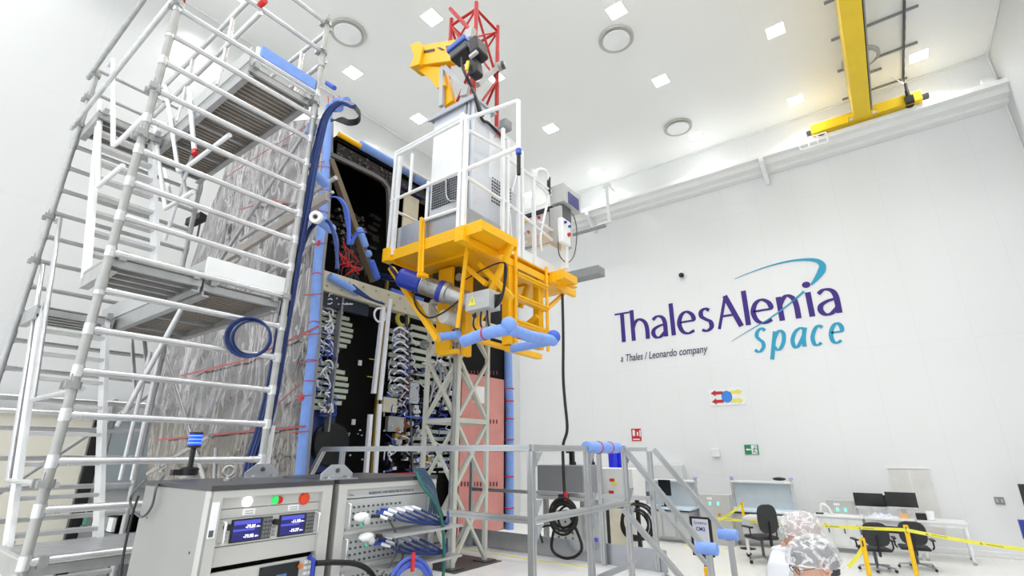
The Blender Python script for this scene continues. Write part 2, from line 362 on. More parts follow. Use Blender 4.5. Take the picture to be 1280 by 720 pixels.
def letter(ch, x0, x1, z0, z1, mt, thick, thin, slant=0, nm=''):
    m = MB()
    for k, st in enumerate(G[ch]):
        th, tn = thick, thin
        if ch == 'A': th = (thick*.62, thick*1.05, thin)[k]; tn = th if k < 2 else thin
        pts = [(x0+(x1-x0)*u+slant*(z1-z0)*v, z0+(z1-z0)*v) for u, v in st]
        nib(m, pts, th, tn, y=YW-.004*k)
    if ch == 'i': m.prism([(((x0+x1)/2-.0)+.105*math.cos(a), YW, z1+.22+.09*math.sin(a)) for a in (2*math.pi*i/20 for i in range(20))], (0, .01, 0))
    m.build('letter', mt, logo, label=nm)
bz = lambda x: 5.655-.004*(x+6.8)
def lw(cx, cy): return px(cx, cy).x
TH, TN = .14, .06
# letters: crop x range at the baseline
b0 = 5.655
def bl(cx): return 420-(cx-122)*.1315      # baseline in crop rows
for ch, a, b, top in (('T', 83, 157, 'cap'), ('h', 164, 236, 'asc'), ('a', 244, 313, 'x'), ('l', 325, 345, 'asc'), ('e', 353, 431, 'x'), ('s', 442, 502, 'x'),
                      ('A', 513, 621, 'cap'), ('l', 631, 651, 'asc'), ('e', 657, 753, 'x'), ('n', 770, 857, 'x'), ('i', 892, 914, 'x'), ('a', 928, 1028, 'x')):
    xa, xb = lw(a, bl(a)), lw(b, bl(b)); z0 = b0
    if ch == 'T': xa, xb = px(83, 315).x+.03, px(160, 305).x
    big = a > 500
    H = {'cap': 1.0, 'asc': 1.06, 'x': .70}[top]*(1.0 if not big else 1.0)
    if ch in 'h': G['h'][1] = [(0, .40), (.2, .58), (.5, .66), (.85, .56), (1, .36), (1, 0)]
    letter(ch, xa+.06, xb-.06, z0, z0+H, purple, TH, TN, nm='purple letter %s' % ch)
for ch, a, b in (('S', 664, 722), ('p', 737, 800), ('b', 815, 886), ('c', 897, 960), ('e', 972, 1040)):
    zb = px((a+b)/2, 459-.113*((a+b)/2-690)).z+.02
    letter(ch, lw(a, 455-(a-690)*.13)+.02, lw(b, 455-(b-690)*.13)-.1, zb, zb+(.66 if ch == 'S' else .52), cyan, .105, .05, slant=.18, nm='cyan letter %s' % ('a' if ch == 'b' else ch))
def swoosh(cpts, ws, nm):
    P = spline([px(*c) for c in cpts], 8); n = len(P); L = []; R = []
    for i, p in enumerate(P):
        f = i/(n-1)*(len(ws)-1); k = min(int(f), len(ws)-2); w = ws[k]+(ws[k+1]-ws[k])*(f-k)
        d = (P[min(i+1, n-1)]-P[max(i-1, 0)]).normalized(); nr = Vector((-d.z, 0, d.x)); L.append(p+nr*w/2); R.append(p-nr*w/2)
    m = MB(); A = [v+Vector((0, -.004, 0)) for v in L+R]; m.add(A, [(i, i+1, n+i+1, n+i) for i in range(n-1)]); m.add([v+Vector((0, .01, 0)) for v in A], [(i, i+1, n+i+1, n+i) for i in range(n-1)])
    m.build('swoosh', cyan, logo, label=nm)
swoosh([(583, 160), (640, 136), (720, 108), (800, 88), (870, 80), (918, 84), (942, 102), (938, 128), (918, 158), (897, 183)], [.006, .02, .03, .05, .07, .11, .16, .19, .12, .04], 'cyan crescent sweep above the lettering')
swoosh([(868, 210), (800, 268), (720, 325), (640, 372), (570, 415)], [.06, .04, .03, .02, .005], 'thin cyan tail behind the lettering')
m = MB(); p = px(117, 500); q = px(550, 458)
m.text('a Thales / Leonardo company', (p.x, YW-.002, p.z+.01), X1, Z1, .33, shear=.22, bold=.004, sx=(q.x-p.x)/4.72)
m.build('tagline', inkg, logo, label='small grey tagline a Thales / Leonardo company')
# ------------------------------------------------------------------ wall signs
t = thing('flow_sign', 'white sign with red arrows, blue disc and yellow arrows below the logo', 'sign', (-3.7, YW, 3.45))
def pp(x, y): return on(1, YW, x, y)
p, q = pp(888, 489), pp(930, 503); zc = (p.z+q.z)/2; W = q.x-p.x
MB().bx(p.x-.05, YW-.004, zc-.24, q.x+.05, YB, zc+.24).build('board', white, t)
def arrow(m, x, z, s, d):
    m.prism([(x, YW-.005, z), (x+d*.14*s, YW-.005, z+.09*s), (x+d*.14*s, YW-.005, z+.045*s), (x+d*.34*s, YW-.005, z+.045*s), (x+d*.34*s, YW-.005, z-.045*s), (x+d*.14*s, YW-.005, z-.045*s), (x+d*.14*s, YW-.005, z-.09*s)], (0, -.003, 0))
sr, sy_ = mat('sign_red', (196, 44, 54), .5), mat('sign_yellow', (236, 226, 96), .5)
for dz in (.12, -.12):
    m = MB(); arrow(m, p.x, zc+dz, 1, 1); m.build('red_arrow', sr, t)
    m = MB(); arrow(m, q.x, zc+dz, 1, -1); m.build('yellow_arrow', sy_, t)
MB().prism([((p.x+q.x)/2+.15*math.cos(a), YW-.005, zc+.17*math.sin(a)) for a in (2*math.pi*i/24 for i in range(24))], (0, -.003, 0)).build('blue_disc', mat('sign_blue', (62, 140, 232), .5), t)
p, q = pp(789, 536), pp(800, 551)
t = thing('fire_sign', 'small red fire equipment sign on the back wall', 'sign', (p.x, YW, q.z))
MB().bx(p.x, YW-.01, q.z, q.x+.05, YB, p.z).build('plate', sr, t)
m = MB().bx(p.x+.04, YW-.014, q.z+.15, p.x+.12, YW-.01, p.z-.04).bx(p.x+.18, YW-.014, q.z+.15, p.x+.23, YW-.01, p.z-.1).bx(p.x+.04, YW-.014, q.z+.03, q.x, YW-.01, q.z+.06).bx(p.x+.27, YW-.014, q.z+.13, p.x+.31, YW-.01, p.z-.05)
m.build('pictogram', white, t)
p, q = pp(930, 556), pp(949, 568)
t = thing('exit_sign', 'green and white emergency exit sign with arrow and running figure', 'sign', (p.x, YW, q.z))
h = p.z-q.z
MB().bx(p.x, YW-.01, q.z, q.x, YB, p.z).build('plate', mat('exit_green', (40, 140, 96), .5), t)
m = MB(); mid = p.x+(q.x-p.x)*.5; arrow(m, p.x+.03, (p.z+q.z)/2, .4, 1)
m.v = [Vector((v.x, v.y-.008, v.z)) for v in m.v]; m.bx(mid, YW-.014, q.z+.01, q.x-.03, YW-.01, p.z-.01); m.build('pictogram', white, t)
m = MB(); c = mid+.09; z0 = q.z
for a, b in (((c, z0+.17), (c-.02, z0+.1)), ((c-.02, z0+.1), (c+.04, z0+.03)), ((c-.02, z0+.1), (c-.06, z0+.04)), ((c, z0+.16), (c+.05, z0+.13)), ((c, z0+.16), (c-.05, z0+.13))):
    m.bar((a[0], YW-.018, a[1]), (b[0], YW-.018, b[1]), .004, .018, up=(0, 0, 1))
m.ball((c+.01, YW-.016, z0+.2), .018, sc=(1, .3, 1)); m.build('running_figure', MATS['exit_green'], t)
p = pp(853, 345); t = thing('dome_camera', 'small dome security camera on the back wall above the logo', 'camera', (p.x, YB-.1, p.z))
MB().bx(p.x-.06, YB-.16, p.z+.02, p.x+.06, YB, p.z+.12).build('mount', white, t); MB().ball((p.x, YB-.12, p.z), .085).build('dome', black, t)
p, q = pp(890, 561), pp(899, 571); MB().bx(p.x, YB-.08, q.z, q.x+.04, YB, p.z).build('wall_box', white, label='small white square box on the back wall left of the exit sign', cat='box', bevel=.01)
p, q = pp(1242, 621), pp(1257, 631); t = thing('wall_socket', 'grey double socket plate on the back wall at the right', 'socket', (p.x, YB, q.z))
MB().bx(p.x, YB-.03, q.z, q.x, YB, p.z).build('plate', greyM, t, bevel=.005)
for k in (0, 1): w5 = (q.x-p.x)/2; MB().bx(p.x+.02+k*w5, YB-.04, q.z+.04, p.x+w5-.02+k*w5, YB-.03, p.z-.04).build('socket', grey, t)
p, q = pp(1108, 584), pp(1162, 584); r = pp(1181, 648)
t = thing('wall_grille', 'white framed double air return grille on the back wall behind the monitors', 'vent', (p.x, YB, .35)); zt = p.z; zb = .35
for k in range(2):
    x0 = p.x+(q.x-p.x)*.5*k; x1 = x0+(q.x-p.x)*.5
    m = MB().bx(x0, YB-.03, zb, x0+.014, YB, zt).bx(x1-.014, YB-.03, zb, x1, YB, zt).bx(x0, YB-.03, zb, x1, YB, zb+.03).bx(x0, YB-.03, zt-.03, x1, YB, zt); m.build('frame', white, t)
    m = MB()
    for i in range(42): z = zb+.04+i*(zt-zb-.08)/42; m.bx(x0+.014, YB-.02, z, x1-.014, YB-.004, z+.030)
    m.build('louvres', mat('louvre', (232, 231, 227), .5), t)
# ================================================================== ACCESS SCAFFOLD TOWER (between viewer and satellite)
XR1, XR0, YN, YFR = -3.765, -6.14, .82, 2.0
tw = thing('scaffold_tower', 'tall aluminium scaffold stair tower with ladder frames in front of the wrapped satellite', 'scaffold', (-4.95, 1.4, 0))
R = .0254
for x, y, zt in ((XR1, YN, 6.3), (XR0, YN, 6.0), (XR1, YFR, 6.18), (XR0, YFR, 6.0)):
    m = MB().tube((x, y, .25), (x, y, zt), R, 16)
    for z in (1.05, 3.05, 5.05, 5.62): m.tube((x, y, z+.0), (x, y, z+.09), R+.006, 16)
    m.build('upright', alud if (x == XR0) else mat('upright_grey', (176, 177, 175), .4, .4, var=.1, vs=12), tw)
    m = MB().tube((x, y, .06), (x, y, .3), .016, 8).lathe([(0, 0), (.07, 0), (.07, .012), (0, .012)], (x, y, 0), n=16); m.build('base_jack', steel, tw)
zr = [5.305-.25*k for k in range(20)]
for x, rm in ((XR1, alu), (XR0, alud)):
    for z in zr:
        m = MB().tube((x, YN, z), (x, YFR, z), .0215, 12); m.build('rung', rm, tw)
    for z in zr[:12] if x == XR0 else zr:
        for y, s in ((YN, 1), (YFR, -1)):
            m = MB().tube((x, y, z-.035), (x, y, z+.035), R+.004, 16, caps=True).tube((x, y+s*.03, z), (x, y+s*.05, z), .024, 12)
            for k in range(3): m.tube((x, y+s*(.049+.018*k), z), (x, y+s*(.057+.018*k), z), .0238, 12)
            m.build('rung_socket', rm, tw)
# guard rails on top
def rail(a, b, nm='guard_rail', r=.0215, mt=alu): MB().tube(a, b, r, 12).build(nm, mt, tw)
rail((XR0-.14, YN-.04, 5.30), (XR1+.1, YN-.04, 5.36)); rail((XR0-.12, YN-.04, 5.93), (XR1+.1, YN-.04, 6.1), mt=alud)
rail((XR1, YN, 5.80), (XR1, YFR, 5.80)); rail((XR1, YN, 6.15), (XR1, YFR+.02, 6.15))
for z in (5.72, 6.12): rail((XR0, YFR+.04, z), (XR1, YFR+.04, z))
for z in (5.72, 6.0): rail((XR0, YN, z), (XR0, YFR, z), r=.019, mt=alud)
rail((XR0, 1.38, 6.1), (XR1+.02, 1.38, 6.1)); rail((XR0, 1.38, 5.74), (XR1+.02, 1.38, 5.74))
MB().tube((XR1+.03, 1.36, 5.8), (XR1+.11, 1.36, 5.8), .027, 12).build('red_end_cap', redcap, tw, label='red plastic end cap')
for x_, y_ in ((XR1-.62, 1.39), (XR1-1.5, 1.39), (XR1-.5, YFR+.04)): MB().tube((x_, y_, 5.3), (x_, y_, 6.12), .0215, 12).build('guard_post', alu, tw)
def clampc(p, s=1):
    m = MB(); x, y, z = p
    m.tube((x, y, z-.022), (x, y, z+.022), R+.012, 14); m.bar((x-.05*s, y-.03, z), (x+.05*s, y-.03, z), .02, .035).bx(x-.065, y-.05, z-.02, x-.04, y-.01, z+.025).bx(x+.04, y-.05, z-.02, x+.06, y-.01, z+.02)
    m.tube((x+.052, y-.03, z-.01), (x+.052, y-.03, z+.06), .006, 6); m.build('clamp', steel, tw)
for z in (2.47, 4.55, 4.17, 1.94, 5.33): clampc((XR1, YN, z))
for z in (5.93, 5.62, 5.30, 4.25, 3.8): clampc((XR0, YN, z))
for z in (5.8, 6.15, 5.2, 3.3): clampc((XR1, YFR, z))
MB().tube((XR1, YN, 5.39), (XR1, YN, 5.46), .034, 12).build('red_lock_collar', redcap, tw, label='red locking collar at the upright joint')
# ---- platforms: ribbed decks on I-shaped side beams
def platform(x0, x1, y0, y1, z, top=False):
    m = MB(); m.bx(x0, y0, z-.012, x1, y1, z)
    n = int((x1-x0)/.06)
    for i in range(n):
        x = x0+.03+i*(x1-x0-.06)/max(n-1, 1); m.bx(x-.01, y0+.03, z-.035, x+.01, y1-.03, z-.012)
        if top: m.bx(x-.018, y0+.02, z, x+.018, y1-.02, z+.008)
    d = m.build('deck_panel', alu if top else deckply, tw)
    m = MB()
    for y in (y0, y1): s = 1 if y == y0 else -1; m.bx(x0, y, z-.11, x1, y+.014*s, z+.015).bx(x0, y, z-.11, x1, y+.05*s, z-.098)
    for x in [x0, x1-.02]+[x0+(x1-x0)*k/4 for k in (1, 2, 3)]: m.bx(x, y0, z-.07, x+.03, y1, z-.02)
    m.build('platform_beam', alud, tw)
    for y in (y0+.05, y1-.05):
        for x in (x0-.02, x1+.02): MB().bx(x-.03, y-.02, z-.03, x+.03, y+.02, z+.03).build('platform_hook', steel, tw)
platform(XR0+.05, XR1-.05, 1.40, 1.97, 5.24)
platform(XR0+.05, XR1-.05, 1.40, 1.97, 3.28)
platform(XR1-.62, XR1-.04, .84, 1.38, 3.30)
platform(XR0+.04, XR0+.55, .84, 1.38, 3.28); platform(XR0+.04, XR0+.55, .84, 1.38, 5.24)
platform(XR1-.75, XR1-.02, .84, 1.97, 1.55, True)
MB().bx(XR1-.03, 1.42, 5.27, XR1-.005, 1.98, 5.42).build('toe_board', white, tw); MB().bx(XR1-.045, 1.45, 5.32, XR1+.02, 1.97, 5.44).build('toe_foam', foam, tw, label='blue foam pad on the top toe board', bevel=.012)
MB().bx(XR1-.03, 1.38, 3.30, XR1-.005, 1.98, 3.46).build('toe_board', white, tw, bevel=.004)
for z in (5.27, 3.3): MB().bx(XR0+.05, 1.39, z, XR1-.04, 1.405, z+.15).build('toe_board', grey, tw)
for z in (5.27, 3.3): MB().bx(XR0+.05, 1.985, z, XR1-.04, 2.0, z+.15).build('toe_board', grey, tw)
# warning sticker
MB().bx(XR1-.42, 1.385, 3.2, XR1-.36, 1.389, 3.27).build('sticker', white, tw)
# ---- stair flights
def flight(x0, z0, x1, z1, y0, y1):
    m = MB()
    for y in (y0, y1):
        m.bar((x0, y, z0), (x1, y, z1), .03, .11)
    m.build('stringer', mat('stringer_white', (228, 230, 232), .35, .2), tw)
    n = 9
    for i in range(1, n):
        f = i/n; x = x0+(x1-x0)*f; z = z0+(z1-z0)*f
        MB().bx(x-.05, y0+.016, z-.012, x+.05, y1-.016, z+.012).build('tread', alu, tw)
flight(-4.5, 3.32, -5.72, 5.22, .88, 1.33)
flight(-4.4, 1.4, -5.65, 3.27, .88, 1.33)
def hand(pts, r=.019, mt=white): MB().curve([Vector(p) for p in pts], r, 10, sub=1).build('stair_handrail', mt, tw)
for y in (.87, 1.36):
    hand([(-6.05, y, 6.05), (-5.9, y, 6.05), (-4.78, y, 4.53), (-4.6, y, 4.5), (-3.8, y, 4.5)])
    hand([(-6.0, y, 5.55), (-5.9, y, 5.52), (-4.88, y, 4.18), (-4.3, y, 4.16)])
hand([(-6.15, .87, 4.22), (-6.0, .87, 4.22), (-4.93, .87, 2.46), (-3.8, .87, 2.46)], mt=alu)
hand([(-6.15, .87, 3.78), (-6.1, .87, 3.76), (-4.94, .87, 1.92), (-3.8, .87, 1.93)], mt=alu)
hand([(-4.75, 1.36, 2.3), (-4.0, 1.36, 3.1)], mt=alu)
# inclined props and braces behind the stairs
def brace(a, b, r=.019, mt=alud): MB().tube(a, b, r, 10).build('diagonal_brace', mt, tw)
brace((XR0, YFR+.03, 3.1), (XR1, YFR+.03, 1.1)); brace((XR0, YFR+.03, 3.3), (XR1, YFR+.03, 5.1)); brace((XR0, YN, 1.3), (XR1, YN+.02, .3))
brace((XR0-.03, YN, 1.55), (XR0-.03, YFR, 2.7)); brace((XR1, YN-.02, 1.5), (XR1+.65, YN-.35, .1), .0254)
m = MB().tube(on(1, 1.37, 236, 110), on(1, 1.37, 243, 188), .021, 12); m.build('guard_post', white, tw)
MB().tube(on(1, 1.37, 243, 188), on(1, 1.37, 243.6, 193), .024, 12).build('red_end_cap', redcap, tw, label='red plastic end cap')
for a, b in (((198, 178), (213, 245)), ((215, 160), (235, 250)), ((240, 195), (206, 300)), ((158, 330), (170, 500)), ((188, 440), (150, 600)), ((200, 440), (165, 600)), ((176, 375), (185, 475))):
    MB().tube(on(1, 1.7, *a), on(1, 1.7, *b), .018, 10).build('guard_post', white if a[1] < 300 else alu, tw)
# second lower tower behind (left bay) in the background
tb = thing('scaffold_tower', 'lower scaffold frame standing behind the stair tower at the left', 'scaffold', (-9.9, 4.15, 0))
for x, y in ((-9.3, 3.75), (-10.5, 3.75), (-9.3, 4.55), (-10.5, 4.55)):
    MB().tube((x, y, 0), (x, y, 2.6), .024, 12).build('upright', alud, tb)
for z in (.6, 1.1, 1.6, 2.1, 2.5):
    for y in (3.75, 4.55): MB().tube((-10.5, y, z), (-9.3, y, z), .02, 10).build('ledger', alud, tb)
    MB().tube((-9.3, 3.75, z-.1), (-9.3, 4.55, z-.1), .02, 10).build('ledger', alud, tb)
MB().tube((-10.5, 3.75, .5), (-9.3, 3.75, 2.1), .02, 10).build('diagonal_brace', alud, tb)
MB().bx(-10.5, 3.8, 1.62, -9.3, 4.5, 1.7).build('deck_panel', deckply, tb)
# scaffold rails hugging the satellite's wrapped side
tg = thing('side_walkway', 'narrow scaffold walkway rail running across the wrapped face behind the tower', 'scaffold', (-5.6, 2.4, 3.4))
YS = 2.55
for a, b, r in (((300, 300), (420, 222), .024), ((300, 318), (416, 240), .018), ((262, 352), (300, 322), .02), ((320, 352), (392, 302), .02), ((240, 345), (392, 250), .018)):
    MB().tube(on(1, YS, *a), on(1, YS, *b), r, 10).build('rail', alud, tg)
p, q = on(1, YS-.03, 272, 330), on(1, YS-.03, 410, 245)
MB().bar(p, q, .05, .10).build('walkway_beam', mat('worn_beam', (176, 168, 162), .45, .3, var=.15, vs=9), tg)
MB().tube(on(1, YS, 329, 275), on(1, YS, 326, 310), .02, 10).build('post', alud, tg)
MB().tube(on(1, YS, 190, 577), on(1, YS, 330, 577), .022, 10).build('rail', alud, tg); MB().tube(on(1, YS, 185, 592), on(1, YS, 262, 545), .024, 10).build('rail', alud, tg)
MB().tube(on(1, YS, 270, 560), on(1, YS, 266, 640), .02, 10).build('post', alud, tg)
a_ = on(1, 2.3, 331, 600); MB().tube((a_.x, 2.3, 0), (a_.x, 2.3, 2.32), .022, 12).build('post', white, tg)
# ================================================================== SATELLITE
XF = -5.0; YS0, YS1 = 2.95, 6.62
def sx(x, y, d=0): return on(0, XF+d, x, y)
sat = thing('satellite', 'large open satellite body with film-wrapped side panel and exposed electronics', 'satellite', (-6.9, 4.7, 1.0))
# film-wrapped panel: crinkled sheet over a grey-brown panel
film = bpy.data.materials.new('crinkled_film'); film.use_nodes = True; nt = film.node_tree; N, L = nt.nodes, nt.links
b = N['Principled BSDF']; tc = N.new('ShaderNodeTexCoord'); mp = N.new('ShaderNodeMapping'); mp.inputs['Rotation'].default_value = (0, math.radians(-35), 0); mp.inputs['Scale'].default_value = (1.0, 1, .14)
L.new(tc.outputs['Object'], mp.inputs['Vector'])
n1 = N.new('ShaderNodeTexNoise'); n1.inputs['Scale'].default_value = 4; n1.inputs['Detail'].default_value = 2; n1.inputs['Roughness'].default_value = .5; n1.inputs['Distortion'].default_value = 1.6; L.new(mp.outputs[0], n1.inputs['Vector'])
n2 = N.new('ShaderNodeTexNoise'); n2.inputs['Scale'].default_value = 1.1; n2.inputs['Detail'].default_value = 3; L.new(tc.outputs['Object'], n2.inputs['Vector'])
def glint_ramp(src, lo, pk, wd):
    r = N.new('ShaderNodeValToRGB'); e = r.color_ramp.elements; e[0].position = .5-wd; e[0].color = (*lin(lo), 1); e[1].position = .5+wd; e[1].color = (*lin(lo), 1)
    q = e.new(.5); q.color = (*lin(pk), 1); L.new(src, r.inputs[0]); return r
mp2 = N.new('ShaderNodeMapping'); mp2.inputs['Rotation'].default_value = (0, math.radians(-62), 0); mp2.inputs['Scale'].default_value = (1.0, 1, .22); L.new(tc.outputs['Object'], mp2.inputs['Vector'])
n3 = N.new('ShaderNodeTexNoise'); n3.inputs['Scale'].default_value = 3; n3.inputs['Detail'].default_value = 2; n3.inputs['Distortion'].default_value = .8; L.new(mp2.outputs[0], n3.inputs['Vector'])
ra = glint_ramp(n1.outputs['Fac'], (114, 107, 109), (200, 197, 199), .04); rb = glint_ramp(n3.outputs['Fac'], (98, 92, 94), (188, 185, 187), .028)  # pale streaks painted into the film colour as glints along its folds
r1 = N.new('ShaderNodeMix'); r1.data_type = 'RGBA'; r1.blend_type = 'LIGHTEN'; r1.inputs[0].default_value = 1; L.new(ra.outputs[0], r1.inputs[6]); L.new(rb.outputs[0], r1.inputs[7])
r2 = N.new('ShaderNodeMapRange'); r2.inputs['From Min'].default_value = .35; r2.inputs['From Max'].default_value = .65; r2.inputs['To Min'].default_value = .68; r2.inputs['To Max'].default_value = 1.12; L.new(n2.outputs['Fac'], r2.inputs['Value'])
v = N.new('ShaderNodeVectorMath'); v.operation = 'SCALE'; L.new(r1.outputs[2], v.inputs[0]); L.new(r2.outputs[0], v.inputs['Scale'])
sz = N.new('ShaderNodeSeparateXYZ'); L.new(tc.outputs['Object'], sz.inputs[0]); sl = N.new('ShaderNodeMath'); sl.operation = 'MULTIPLY_ADD'; sl.inputs[1].default_value = -.075; L.new(sz.outputs[0], sl.inputs[0]); L.new(sz.outputs[2], sl.inputs[2])
gt = N.new('ShaderNodeMath'); gt.operation = 'GREATER_THAN'; gt.inputs[1].default_value = 1.98; L.new(sl.outputs[0], gt.inputs[0])   # darker panel below the seam, paler one above
r4 = N.new('ShaderNodeMapRange'); r4.inputs['To Min'].default_value = .72; r4.inputs['To Max'].default_value = 1.08; L.new(gt.outputs[0], r4.inputs['Value'])
v2 = N.new('ShaderNodeVectorMath'); v2.operation = 'SCALE'; L.new(v.outputs['Vector'], v2.inputs[0]); L.new(r4.outputs[0], v2.inputs['Scale']); L.new(v2.outputs['Vector'], b.inputs['Base Color'])
b.inputs['Roughness'].default_value = .2; b.inputs['Metallic'].default_value = .45; b.inputs['Specular IOR Level'].default_value = .7; b.inputs['Coat Weight'].default_value = 1; b.inputs['Coat Roughness'].default_value = .06
bp = N.new('ShaderNodeBump'); bp.inputs['Strength'].default_value = .5; bp.inputs['Distance'].default_value = .06; L.new(n1.outputs['Fac'], bp.inputs['Height']); L.new(bp.outputs[0], b.inputs['Normal'])
from mathutils import noise
def crinkle(u, w): 
    a_, b_ = u*.82+w*.57, -u*.57+w*.82      # folds run down to the lower left
    q = Vector((b_*3.6-2.5*noise.noise(Vector((u*.8, w*.8, 4))), a_*1.1+noise.noise(Vector((u, w, 9))), 0)); return .03*(noise.ridged_multi_fractal(q, 1, 2.0, 2, 1, 2)-1)+.03*noise.noise(Vector((u*1.2, w*1.2, 2)))
top_l, top_r, bot_r, bot_l = on(1, YS0, 300, 150), on(1, YS0, 414, 150), on(1, YS0, 377, 600), on(1, YS0, 186, 600)
edgeL = [on(1, YS0, *p) for p in ((306, 160), (290, 197), (281, 232), (265, 268), (238, 350), (215, 423), (204, 481), (192, 545), (188, 600))]
edgeR = [on(1, YS0, *p) for p in ((412, 150), (411, 190), (409, 232), (407, 268), (400, 330), (395, 423), (389, 481), (383, 545), (378, 600))]
def extend(E, z): 
    a, b_ = E[-2], E[-1]; t = (z-b_.z)/(a.z-b_.z); return b_+(a-b_)*t
edgeL.append(extend(edgeL, 1.0)); edgeR.append(extend(edgeR, 1.0))
NR, NC = 84, 46
vs, fs = [], []
for i in range(NR):
    f = i/(NR-1)*(len(edgeL)-1); k = min(int(f), len(edgeL)-2); a = edgeL[k].lerp(edgeL[k+1], f-k); c = edgeR[k].lerp(edgeR[k+1], f-k)
    for j in range(NC):
        e_ = 0 < j < NC-1 and 0 < i < NR-1; u_ = j/(NC-1)+(random.uniform(-.45, .45)/(NC-1) if e_ else 0); p = a.lerp(c, u_); p.z += random.uniform(-.02, .02) if e_ else 0; p.y = YS0-.06-(crinkle(p.x, p.z)+.014*noise.noise(Vector(((p.x*.82-p.z*.57)*9, (p.x*.57+p.z*.82)*1.6, 7))) if e_ else 0); vs.append(p)
for i in range(NR-1):
    for j in range(NC-1): q = i*NC+j; fs += [(q, q+NC, q+NC+1), (q, q+NC+1, q+1)] if (i+j) % 2 else [(q, q+NC, q+1), (q+1, q+NC, q+NC+1)]
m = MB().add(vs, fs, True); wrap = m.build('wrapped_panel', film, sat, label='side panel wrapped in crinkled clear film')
MB().prism([Vector((p.x, YS0-.0, p.z)) for p in edgeL[::-1]]+[Vector((p.x, YS0, p.z)) for p in edgeR], (0, .06, 0)).build('side_panel', greyM, sat)
# red tape lines across the film
def tapeline(pts, w=.022, par=sat, yv=YS0-.115, n='red_tape_strip'):
    P = [on(1, yv, *p) for p in pts]; m = MB()
    for a, c in zip(P, P[1:]): m.bar(a, c, .006, w, up=(0, 0, 1))
    m.build(n, dulltape, wrap)
tapeline([(225, 470), (300, 452), (352, 430), (398, 408)]); tapeline([(196, 550), (250, 545), (325, 538), (382, 533)]); tapeline([(330, 520), (375, 480)], .012)
tapeline([(282, 222), (330, 190), (395, 150)], .012); tapeline([(300, 262), (340, 250), (398, 262)], .016)
for x, y in ((400, 203), (404, 238), (402, 305), (398, 368), (394, 418), (391, 452), (386, 495), (380, 540)):
    tapeline([(x-18, y+1), (x+6, y-1)], .013)
for x, y, s in ((400, 190, .08), (398, 304, .08), (376, 497, .08)):
    c = on(1, YS0-.11, x, y); MB().ball(c, s*.5, sc=(1, .2, 1)).build('tape_patch', redtape, wrap)
# blue foam edge along the near corner
P = [p+Vector((.03, -.05, 0)) for p in edgeR]
P[0] = P[0]+Vector((0, 0, .15))
MB().path(P, .05, 10).build('edge_foam', foam, sat, label='blue foam protecting the near vertical edge')
for x, y in ((396, 405), (391, 452), (400, 345), (387, 478), (405, 270), (409, 215)):
    z_ = on(1, YS0, x, y).z; k = max(i for i in range(len(P)) if P[i].z >= z_); a_, b_ = P[k], P[min(k+1, len(P)-1)]; c = a_.lerp(b_, (a_.z-z_)/max(a_.z-b_.z, 1e-6)); MB().torus(c, .0515, .004, a_-b_, 20, 6).build('foam_tie', redtape, sat)
# top edge: yellow stub, foam tubes
za = sx(418, 166); zb = sx(536, 226); ztop = 5.98
MB().tube((XF, 3.02, ztop), (XF, 3.45, ztop), .035, 12).build('top_rail', yellow, sat, label='yellow end of the top edge rail')
MB().tube((XF, 3.35, ztop+.02), (XF, 4.25, ztop+.02), .06, 12).build('top_foam', foam, sat); MB().tube((XF, 4.3, ztop), (XF, 5.2, ztop), .075, 12).build('top_foam', foam, sat)
MB().tube((XF, 4.2, ztop), (XF, 4.34, ztop), .05, 12).build('top_joint', greyM, sat); MB().tube((XF, 5.2, ztop), (XF, 6.6, ztop), .065, 12).build('top_foam', foam, sat)
for y, r in ((4.95, .13),): MB().tube((XF+.02, y, ztop+.05), (XF+.02, y, ztop+.32), r*.7, 12).build('foam_stub', foamD, sat)
# body shell
MB().bx(-8.5, YS1, 1.0, XF, YS1+.06, ztop).build('rear_panel', greyD, sat)
MB().bx(-8.5, YS0+.06, ztop-.08, XF-.02, YS1, ztop-.02).build('top_panel', blackp, sat)
MB().bx(-8.5, YS0+.06, 1.0, XF-.02, YS1, 1.08).build('base_panel', greyM, sat)
MB().bx(XF-1.1, YS0+.07, 3.9, XF-1.05, YS1, ztop-.05).build('inner_wall', blackp, sat, label='black inner wall of the upper bay')
MB().bx(XF-.2, YS0+.07, 1.0, XF-.14, YS1, 3.75).build('equipment_panel', blackp, sat, label='black equipment panel of the lower bay')
# grey arched frame inside the top bay
P = [sx(410, 192, -.03), sx(440, 206, -.03), sx(470, 221, -.03), sx(481, 230, -.03), sx(486, 246, -.03), sx(486, 330, -.03)]
m = MB(); Q = spline(P, 5)
for a, c in zip(Q, Q[1:]): m.bar(a, c, .055, .05, up=(1, 0, 0))
m.build('bay_frame', mat('frame_grey', (112, 112, 114), .4, .4), sat)
# upper band with fasteners
m = MB(); a, c = 3.05, 6.5
m.bx(XF-.06, a, ztop-.34, XF-.04, c, ztop-.1); m.build('upper_band', mat('band_black', (26, 26, 28), .4), sat)
m = MB()
for i in range(150):
    y = random.uniform(3.05, 6.3); z = random.uniform(ztop-.33, ztop-.12); s = random.uniform(.006, .018); m.bx(XF-.05, y-s, z-s, XF-.02, y+s, z+s)
m.build('fasteners', mat('fastener_grey', (88, 88, 90), .4, .5), sat, kind='stuff')
